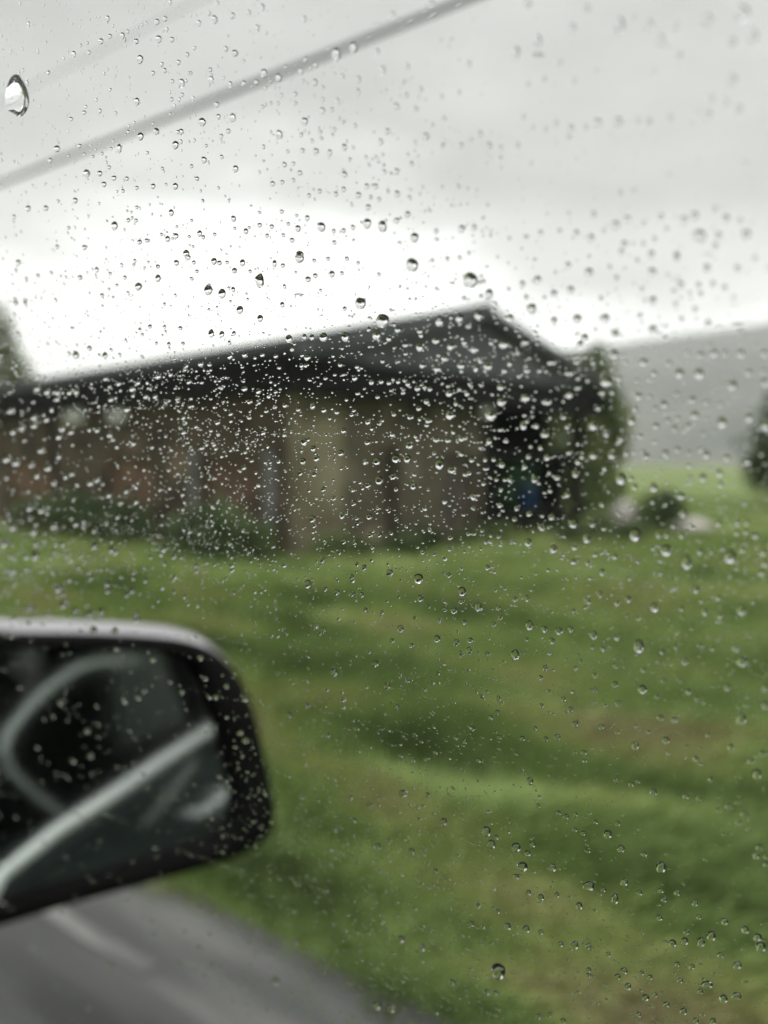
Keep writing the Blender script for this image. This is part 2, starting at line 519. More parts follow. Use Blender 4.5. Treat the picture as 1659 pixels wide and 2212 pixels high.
# things standing in the porch
bk = MB()
BKL, BKR = .90, 6.5
bk.lathe(hp(BKL, BKR, .43), UP, [(.14, 0), (.165, .02), (.20, .36), (.22, .37), (.22, .40), (.19, .40), (.15, .05)], 18)
bkt = empty('blue_bucket', hp(BKL, BKR, .43))
tag(bkt, 'blue plastic bucket on the dark trestle in the house porch', 'bucket')
bk.build('bucket_body', 'blue', bkt, True)
hd = [hp(BKL, BKR, .82) + R * (.21 * cos(a)) + UP * (.12 * sin(a)) for a in [pi * i / 8 for i in range(9)]]
MB().tube(hd, .008, 6).build('handle', 'grey_post', bkt, True)
ts = empty('trestle', hp(BKL, BKR, -.02))
tag(ts, 'low dark timber trestle table inside the porch', 'table')
MB().box(hp(BKL - .25, BKR - .45, .385), R * .95, L * .5, UP * .045).build('tabletop', 'shade_black', ts)
for rr in (-.40, .40):
    for ll in (-.2, .17):
        MB().box(hp(BKL + ll, BKR + rr, -.03), R * .06, L * .06, UP * .415).build('leg', 'shade_black', ts)
tp = MB()
gx, gz = 9, 9
for j in range(gz + 1):
    for i in range(gx + 1):
        u, v = i / gx, j / gz
        q = hp(1.20 + u * 1.1, PE - .26 - .05 * sin(u * 9 + v * 3) - .05 * noise.noise(Vector((u * 3, v * 3, 4))), .42 + v * .95 - .10 * sin(u * pi) * v)
        tp.v.append(tuple(q))
tp.f = [(j * (gx + 1) + i, j * (gx + 1) + i + 1, (j + 1) * (gx + 1) + i + 1, (j + 1) * (gx + 1) + i) for j in range(gz) for i in range(gx)]
to = tp.build('tarpaulin', 'green', None, True)
sm = to.modifiers.new('thickness', 'SOLIDIFY')
sm.thickness = .015
tag(to, 'green tarpaulin hanging on the inner wall of the dark porch', 'tarpaulin')

# ------------------------------------------------------------------ trees and bushes
def plant(name, label, base, h, blobs, leafmat, n, size, trunk_r=.12, group=None, cat='tree'):
    base = Vector(base)
    root = empty(name, base)
    tag(root, label, cat, group)
    rnd = random.Random(hash((round(base.x, 2), round(base.y, 2))) & 0xffff)
    tm = MB()
    tm.tube([base - UP * .1, base + Vector((.05, .02, h * .3)), base + Vector((-.04, .05, h * .62)), base + Vector((0, 0, h * .9))], [trunk_r, trunk_r * .75, trunk_r * .5, trunk_r * .15], 8)
    for (c, r) in blobs:
        c = base + Vector(c)
        st = base + UP * max(.15, (c.z - base.z) * .55)
        tm.tube([st, st.lerp(c, .5) + UP * .08, c], [trunk_r * .45, trunk_r * .3, trunk_r * .08], 6)
    tm.build('trunk', 'bark', root, True)
    cm = MB()
    tot = sum(r.x * r.y * r.z for _, r in blobs)
    for (c, r) in blobs:
        c = base + Vector(c)
        for _ in range(int(n * r.x * r.y * r.z / tot)):
            while True:
                d = Vector((rnd.uniform(-1, 1), rnd.uniform(-1, 1), rnd.uniform(-1, 1)))
                if .25 < d.length < 1:
                    break
            d *= .75 + .45 * noise.noise(Vector((d.x * 2 + c.x, d.y * 2 + c.y, d.z * 2 + c.z))) + .15 * rnd.random()
            p = c + Vector((d.x * r.x, d.y * r.y, d.z * r.z))
            if noise.noise(p * 2.1) < -.22:
                continue
            a = Vector((rnd.gauss(0, 1), rnd.gauss(0, 1), rnd.gauss(0, .6))).normalized()
            b = a.orthogonal().normalized()
            b.rotate(Matrix.Rotation(rnd.uniform(0, 6.3), 3, a))
            s_ = size * rnd.uniform(.6, 1.3)
            cm.add([p - a * s_, p + b * s_ * .45, p + a * s_, p - b * s_ * .45], [(0, 1, 2, 3)])
    cr = cm.build('crown', leafmat, root)
    return root


def blob(*a):
    return (Vector(a[:3]), Vector(a[3:]))


def gp(px, depth, z=0.0):
    return Vector(((px - 829.5) / 1788.0 * depth, depth, z))


plant('tree', 'tall bushy green tree rising behind the house at the left edge', gp(-20, 27), 6.6,
      [blob(0, 0, 5.2, 1.15, 1.3, 1.5), blob(.55, 0, 4.1, 1.05, 1.2, 1.1), blob(-.9, 0, 4.2, 1.3, 1.3, 1.4), blob(.1, .2, 2.9, 1.5, 1.4, 1.2), blob(.95, .1, 3.2, .75, .8, .8), blob(-.3, 0, 6.0, .7, .7, .8)],
      'leaf', 9000, .13, .16)
plant('tree', 'dark rounded tree at the right edge of the field', gp(1725, 24), 3.7,
      [blob(0, 0, 2.6, 1.25, 1.2, 1.05), blob(-.75, 0, 1.7, 1.0, 1.0, .95), blob(.6, 0, 1.6, 1.2, 1.1, 1.0), blob(-.5, 0, .95, 1.1, 1.0, .75), blob(-.3, .1, 3.1, .7, .7, .65), blob(-1.1, 0, 1.3, .6, .6, .8)],
      'leaf2', 7500, .12, .14)
plant('tree', 'green leafy tree standing just behind the porch end of the house', gp(1268, 20.5), 4.3,
      [blob(.05, 0, 3.45, .68, .75, .85), blob(.25, 0, 2.55, .85, .9, .9), blob(.15, .1, 1.55, .85, .9, .9), blob(.4, 0, 2.7, .5, .55, .55), blob(-.75, .3, 2.3, .75, .8, 1.1), blob(-.5, .2, 3.55, .45, .5, .5), blob(.1, .1, .7, .95, .9, .7), blob(-1.1, .3, 1.5, .8, .8, 1.2), blob(.45, 0, 1.9, .7, .7, .8)],
      'leaf', 14000, .11, .11)
plant('bush', 'small dark round bush in the field beside the pale stones', gp(1432, 15.2), .85,
      [blob(0, 0, .48, .42, .42, .40), blob(.25, .1, .36, .32, .34, .30), blob(-.22, 0, .34, .30, .32, .30)], 'leaf2', 2200, .06, .04, cat='bush')
plant('bush', 'low dark bush growing at the foot of the porch', gp(1300, 13.3), .5,
      [blob(0, 0, .22, .55, .4, .24), blob(.45, .1, .2, .45, .35, .22), blob(-.4, 0, .18, .4, .35, .2)], 'leaf2', 2400, .05, .03, cat='bush')
plant('bush', 'tall weeds against the brown wall left of the corner', hp(.35, -.25, 0), .9,
      [blob(-.5, .3, .4, .45, .5, .45), blob(-1.0, .9, .35, .5, .6, .42), blob(0, 0, .28, .35, .35, .32)], 'leaf2', 2600, .07, .03, cat='bush')
plant('bush', 'dark nettles under the two pale panels of the long wall', hp(4.6, -.2, 0), 1.0,
      [blob(-.6, .5, .4, .7, .7, .48), blob(.4, -.4, .35, .6, .6, .42), blob(-1.7, 1.6, .35, .7, .7, .42)], 'leaf2', 2800, .08, .03, cat='bush')


plant('bush', 'ragged weeds at the foot of the pale house corner', hp(-.05, .75, 0), .45,
      [blob(0, 0, .18, .30, .28, .22), blob(.30, .22, .12, .28, .25, .15), blob(-.2, -.1, .12, .22, .2, .15)], 'leaf', 1500, .06, .02, cat='bush')
plant('bush', 'low weeds before the narrow door of the gable wall', hp(-.05, 2.1, 0), .4,
      [blob(0, 0, .14, .35, .3, .18), blob(.35, .35, .18, .25, .25, .22)], 'leaf2', 1400, .06, .02, cat='bush')
plant('bush', 'grassy weeds before the wide brown door of the gable wall', hp(-.10, 3.6, 0), .4,
      [blob(0, 0, .12, .40, .35, .16), blob(.5, .5, .15, .30, .3, .2), blob(-.35, -.3, .10, .3, .3, .14)], 'leaf', 1600, .06, .02, cat='bush')


def boulder(label, c, sx, sy, sz, seed):
    m_ = MB()
    nu, nv = 14, 9
    for j in range(nv + 1):
        th = pi * j / nv
        for i in range(nu):
            ph = 2 * pi * i / nu
            d = Vector((sin(th) * cos(ph), sin(th) * sin(ph), cos(th)))
            k_ = 1 + .28 * noise.noise(d * 1.6 + Vector((seed, 0, 0))) + .10 * noise.noise(d * 4 + Vector((0, seed, 0)))
            m_.v.append((c.x + d.x * sx * k_, c.y + d.y * sy * k_, max(-.08, c.z + d.z * sz * k_)))
    for j in range(nv):
        for i in range(nu):
            m_.f.append((j * nu + i, (j + 1) * nu + i, (j + 1) * nu + (i + 1) % nu, j * nu + (i + 1) % nu))
    return tag(m_.build('boulder', 'rock', None, True), label, 'boulder', 'pale boulders in the field')


boulder('pale boulder between the porch and the small dark bush', gp(1348, 15.6, .24), .26, .22, .34, 3.3)
boulder('long low pale boulder right of the small dark bush', gp(1495, 15.4, .10), .40, .22, .15, 8.1)

# ------------------------------------------------------------------ overhead cables along the road
def cable(label, o, z, r):
    pts = [car(f, o, z + .00022 * (f - 3) ** 2) for f in range(-60, 61, 4)]
    return tag(MB().tube(pts, r, 8).build('overhead_cable', 'cable', None, True), label, 'cable', 'overhead cables along the road')


def cable_from(px, py, o):
    d = ray(px, py)
    k_ = o / d.dot(O)
    return 1.3 + d.z * k_


cable('thick dark cable crossing the grey sky above the house', 6.0, cable_from(420, 232, 6.0), .0275)
cable('thin faint cable high in the upper corner of the sky', 6.5, cable_from(260, 90, 6.5), .0065)

# ------------------------------------------------------------------ grass
house_c = EC + L * 9.5 + R * 3.6


def in_house(p):
    q = p - EC
    return -.0 < q.dot(L) < LEN and .35 < q.dot(R) < WID - .3


rg = random.Random(11)


def grass_patch(n, dmin, dmax, hmin, hmax, wbl, spread, blades, tlim=.62):
    m_ = MB()
    cnt = 0
    while cnt < n:
        d = dmin * (dmax / dmin) ** rg.random()
        tx = rg.uniform(-tlim, tlim)
        p = Vector((tx * d, d, 0))
        o, f = p.dot(O), p.dot(F)
        cnt += 1
        if o < ROAD_EDGE + .02 + .12 * noise.noise(Vector((f * 2.1, 0, 9))) or in_house(p):
            continue
        dens = noise.noise(Vector((f * .62, o * 1.9, 3.3))) + .45 * noise.noise(Vector((f * 1.6, o * 4.2, 6.6)))
        if dens < -.50 + .3 * rg.random():
            continue
        k_ = (.55 + .9 * max(0, dens + .25)) * (.45 + .55 * smoothstep(ROAD_EDGE, ROAD_EDGE + .9, o))
        qh = p - EC
        if -1.6 < qh.dot(R) < WID + .3 and -1.6 < qh.dot(L) < LEN:
            k_ *= .45 + 1.1 * max(0, noise.noise(Vector((p.x * 1.3, p.y * 1.3, 4.4))))
        gz_ = ground_z(p.x, p.y)
        for _ in range(blades):
            b = p + Vector((rg.gauss(0, spread), rg.gauss(0, spread), 0))
            h = rg.uniform(hmin, hmax) * k_
            # blades lean along the road, combed by wind and traffic
            ln_ = F * (-rg.uniform(.15, .95) * h) + O * (rg.uniform(-.25, .25) * h)
            sd_ = Vector((rg.uniform(-1, 1), rg.uniform(-1, 1), 0)).normalized() * wbl * rg.uniform(.6, 1.2)
            b.z = gz_ - .01
            mid = b + ln_ * .35 + UP * h * .62
            tip = b + ln_ + UP * h * .9
            m_.add([b - sd_, b + sd_, mid + sd_ * .7, mid - sd_ * .7, tip], [(0, 1, 2, 3), (3, 2, 4)])
    return m_


tag(grass_patch(13000, 1.75, 8.0, .08, .26, .0045, .05, 9).build('verge_grass', 'grass'), 'long wet green and yellow grass of the roadside verge', 'grass', kind='stuff')
tag(grass_patch(10000, 7.0, 34.0, .06, .21, .011, .14, 8).build('field_grass', 'grass'), 'rough green grass of the field around the house', 'grass', kind='stuff')

# ------------------------------------------------------------------ the car around the camera
cr = empty('car', car(-.2, -.65, 0))
tag(cr, 'car seen from inside, rain on its side window, grey wing mirror outside', 'car')
# plane of the window glass (outer face), a little over the vertical
A_, B_ = F.y / -F.x, .45
PN = (EX * A_ + ED + EZ * B_)
PD = Y0 / PN.length
PN = PN.normalized()
PF = (F - PN * F.dot(PN)).normalized()
PV = PN.cross(PF)
if PV.z < 0:
    PV = -PV
P00 = EYE + PN * PD


def pane(f, v, h=0.0):
    """point on the outer face of the glass: along the car, up the glass, and out of it"""
    return P00 + PF * f + PV * v + PN * h


GF0, GF1, GV0, GV1 = -.62, .52, -.335, .175
gm = MB()
gm.box(pane(GF0, GV0, -.0035), PF * (GF1 - GF0), PV * (GV1 - GV0), PN * .0035)
gm.build('window_glass', 'pane', cr)
# frame round the glass
belt = pane(0, GV0)
fr = MB()
fr.box(pane(GF0 - .10, GV1 + .002, -.03), PF * (GF1 - GF0 + .2), PV * .06, PN * .05)
fr.box(pane(GF0 - .10, GV0 - .02, -.03), PF * .098, PV * (GV1 - GV0 + .02), PN * .045)
fr.box(pane(GF1 + .002, GV0 - .02, -.03), PF * .05, PV * (GV1 - GV0 + .02), PN * .045)
fr.build('window_frame', 'bezel', cr, bevel=.006)


def cz(p):
    return Vector((p.dot(F), p.dot(O), p.z))


bc = cz(belt)
BO, BZ = bc.y, bc.z                                  # how far out and how high the bottom of the glass lies
# door skin below the glass
prof = [(BO + .015, BZ - .01), (BO + .05, BZ - .07), (BO + .07, BZ - .25), (BO + .075, BZ - .45), (BO + .05, BZ - .62), (BO + .0, BZ - .72)]
for (f0, f1, nm) in ((-.70, .62, 'front_door'), (-1.75, -.712, 'rear_door'), (.632, 1.5, 'front_wing')):
    m_ = MB()
    pts = [car(f0, o_, z_) for o_, z_ in prof] + [car(f0, BO - .08, BZ - .72), car(f0, BO - .08, BZ - .01)]
    m_.prism(pts, F * (f1 - f0))
    dr = m_.build(nm, 'car_dark', cr)
    if nm == 'front_door':
        fdoor = dr
# cabin: roof, floor, far side, dashboard, rear, all dark
cab = MB()
rt = cz(pane(0, GV1 + .06))
W2 = 1.34
cab.box(car(-1.8, rt.y - .02, rt.z - .01), F * 2.45, O * (-(W2 - .1)), UP * .05)
cab.build('roof', 'car_dark', cr, bevel=.02)
cab = MB()
cab.box(car(-1.8, BO - .06, .28), F * 3.3, O * (-W2), UP * .05)
cab.box(car(-1.8, BO - W2 - .06, .33), F * 3.3, O * .04, UP * (rt.z - .36))
cab.box(car(-1.85, BO - .06, .30), F * .045, O * (-W2), UP * (rt.z - .32))
cab.box(car(-1.8, rt.y - .03, BZ), F * 1.08, O * (-.03), UP * (rt.z - BZ - .015))
cab.build('cabin_shell', 'cabin', cr)
db = MB()
db.prism([car(.70, BO - .10, .55), car(.62, BO - .10, .80), car(.72, BO - .10, .98), car(1.45, BO - .10, 1.0), car(1.45, BO - .10, .55)], O * (-W2 + .1))
db.build('dashboard', 'cabin', cr, bevel=.02)
bn = MB()
bn.prism([car(1.40, BO - .02, .95), car(2.35, BO - .06, .86), car(2.45, BO - .06, .60), car(2.45, BO - .06, .35), car(1.40, BO - .02, .35)], O * (-W2 + .06))
bn.build('bonnet', 'car_dark', cr, bevel=.03)
seat = MB()
seat.box(car(-.85, BO - .18, .35), F * .52, O * (-.50), UP * .22)
seat.build('seat', 'cabin', cr, bevel=.04)
for f_ in (-1.35, 1.55):
    for o_ in (BO + .02, BO - W2 + .05):
        wl = MB()
        wl.lathe(car(f_, o_ - .10, .315), O, [(.20, 0), (.30, .01), (.315, .04), (.315, .16), (.30, .19), (.20, .20)], 24)
        wo_ = wl.build('wheel', 'rubber', cr, True)
        MB().lathe(car(f_, o_ + .085, .315), O, [(.19, 0), (.19, .012), (.06, .022), (.05, .03)], 24).build('rim', 'chrome', wo_, True)

# wing mirror: plane of the mirror glass, turned in towards the cabin and a little upwards
ang, upt = radians(25), radians(7)
MN = ((-cos(ang)) * F - sin(ang) * O) * cos(upt) + UP * sin(upt)
MN.normalize()
MP = EYE + ray(250, 1650) * .55
MU = UP.cross(MN).normalized()
MU = -MU if MU.dot(O) < 0 else MU                     # towards the outboard edge
MV = MN.cross(MU)
MV = -MV if MV.z < 0 else MV


def on_mirror(px, py):
    d = ray(px, py)
    t = (MP - EYE).dot(MN) / d.dot(MN)
    q = EYE + d * t - MP
    return (q.dot(MU), q.dot(MV))


def mpt(u, v, h=0.0):
    return MP + MU * u + MV * v + MN * h


def catmull(P, k_=6):
    out = []
    n = len(P)
    for i in range(n):
        p0, p1, p2, p3 = P[(i - 1) % n], P[i], P[(i + 1) % n], P[(i + 2) % n]
        for j in range(k_):
            t = j / k_
            out.append(tuple(.5 * (2 * p1[c] + (p2[c] - p0[c]) * t + (2 * p0[c] - 5 * p1[c] + 4 * p2[c] - p3[c]) * t * t + (3 * p1[c] - p0[c] - 3 * p2[c] + p3[c]) * t ** 3) for c in (0, 1)))
    return out


outer_px = [(-60, 1370), (60, 1369), (180, 1370), (290, 1374), (395, 1384), (465, 1408), (515, 1458), (548, 1528), (571, 1620), (588, 1700), (596, 1757), (580, 1808), (530, 1842), (446, 1872), (302, 1912), (150, 1953), (0, 1999), (-80, 2023)]
inner_px = [(-60, 1402), (60, 1401), (180, 1402), (280, 1405), (350, 1409), (395, 1425), (425, 1462), (447, 1520), (467, 1590), (485, 1665), (497, 1720), (490, 1770), (455, 1806), (390, 1832), (280, 1866), (140, 1906), (0, 1948), (-80, 1972)]
outer = [on_mirror(*p) for p in outer_px]
inner = [on_mirror(*p) for p in inner_px]
# carry on to the inboard end, beyond the edge of the picture
u_in = outer[-1][0] - .052
outer += [(u_in, outer[-1][1] + .012), (u_in - .012, (outer[0][1] + outer[-1][1]) / 2), (u_in + .002, outer[0][1] - .012)]
inner += [(u_in + .014, inner[-1][1] + .012), (u_in + .004, (inner[0][1] + inner[-1][1]) / 2), (u_in + .016, inner[0][1] - .012)]
co, ci = catmull(outer), catmull(inner)
no = len(co)
wing = empty('wing_mirror', mpt(0, 0, -.05))
wing.parent = cr
wing.matrix_parent_inverse = Matrix.Translation(cr.location).inverted()


def reparent(o_, p_):
    o_.parent = p_
    o_.matrix_parent_inverse = (Matrix.Translation(cr.location).inverted() @ Matrix.Translation(cr.location)).inverted() @ Matrix.Translation(p_.location).inverted() if False else Matrix.Translation(mpt(0, 0, -.05)).inverted()
    return o_


g_ = MB().prism([mpt(u, v, -.004) for u, v in ci], MN * .002)
reparent(g_.build('mirror_glass', 'mirror'), wing)
# black bezel: rim ring between outer and inner outlines, slightly proud and rounded
bz = MB()
rings = []
for t, h in ((0.0, -.004), (.02, .004), (.25, .010), (.7, .009), (.95, .003), (1.0, -.010)):
    rings.append([mpt(ci[i][0] * (1 - t) + co[i][0] * t, ci[i][1] * (1 - t) + co[i][1] * t, h) for i in range(no)])
bz.v = [tuple(p) for r_ in rings for p in r_]
for a in range(len(rings) - 1):
    for i in range(no):
        j = (i + 1) % no
        bz.f.append((a * no + i, a * no + j, (a + 1) * no + j, (a + 1) * no + i))
reparent(bz.build('bezel', 'bezel', None, True), wing)
# painted shell behind the bezel, swelling forwards, fuller at the top
cu = sum(p[0] for p in co) / no
cv = sum(p[1] for p in co) / no
sh = MB()
rings = []
for s_, h, lift in ((1.004, -.009, 0), (1.02, -.020, .0025), (1.03, -.038, .005), (.99, -.060, .004), (.86, -.085, .001), (.60, -.104, -.002), (.25, -.113, -.003)):
    rings.append([mpt(cu + (u - cu) * s_, cv + (v - cv) * s_ + lift, h) for u, v in co])
sh.v = [tuple(p) for r_ in rings for p in r_]
for a in range(len(rings) - 1):
    for i in range(no):
        j = (i + 1) % no
        sh.f.append((a * no + i, (a + 1) * no + i, (a + 1) * no + j, a * no + j))
sh.f.append(tuple(range((len(rings) - 1) * no, len(rings) * no)))
reparent(sh.build('mirror_shell', 'car_paint', None, True), wing)
am = MB()
m0 = mpt(u_in + .03, cv - .03, -.05)
am.tube([m0, m0.lerp(car(.60, BO + .04, BZ - .02), .5), car(.60, BO + .03, BZ - .03)], [.022, .02, .028], 10)
reparent(am.build('mirror_arm', 'bezel', None, True), wing)

# made-up pale tube in the cabin, shaped to put a bright curve in the mirror
PLANE_O = .045


def seen_in_mirror(px, py, oo):
    d = ray(px, py)
    t = (MP - EYE).dot(MN) / d.dot(MN)
    q = EYE + d * t
    r_ = d - MN * (2 * d.dot(MN))
    s_ = (oo - q.dot(O)) / r_.dot(O)
    return q + r_ * s_


tb = [seen_in_mirror(px, py, PLANE_O) for px, py in ((300, 1428), (255, 1428), (205, 1432), (165, 1445), (110, 1482), (55, 1535), (15, 1585), (5, 1625), (25, 1672), (75, 1720), (140, 1765))]
tubepts = []
for i in range(len(tb) - 1):
    tubepts += [tb[i].lerp(tb[i + 1], k_ / 3) for k_ in range(3)]
tubepts.append(tb[-1])
MB().tube(tubepts, .0046, 8).build('mirror_curve_tube', 'pale_tube', cr, True)
# window moulding coloured white for the reflected sky, a grey strip as the door crease's highlight, and the door handle
bm_ = [seen_in_mirror(px, py, BO + .014) for px, py in ((0, 1872), (120, 1800), (230, 1728), (340, 1652), (450, 1580))]
fwd = (bm_[0] - bm_[1]).normalized()
bwd = (bm_[-1] - bm_[-2]).normalized()
MB().tube([car(.62, BO + .006, .945), car(.44, BO + .006, .965), bm_[0] + F * .03 - UP * .026, bm_[0] - UP * .008] + bm_[1:] + [bm_[-1] + bwd * .9], [.004, .004, .004, .0055, .0065, .007, .007, .0075, .010], 10).build('belt_moulding', 'moulding', cr, True)
cr_ = [seen_in_mirror(px, py, BO + .056) for px, py in ((310, 1790), (360, 1730), (420, 1650))]
MB().tube(cr_, .0045, 8).build('crease_highlight', 'grey_post', cr, True)
h0_, h1_ = seen_in_mirror(436, 1757, BO + .085), seen_in_mirror(488, 1712, BO + .085)
hm = MB()
hm.tube([h0_ - O * .03, h0_, h0_.lerp(h1_, .5) + O * .006, h1_, h1_ - O * .03], [.003, .0035, .004, .0035, .003], 10)
hm.build('handle', 'chrome', fdoor, True)

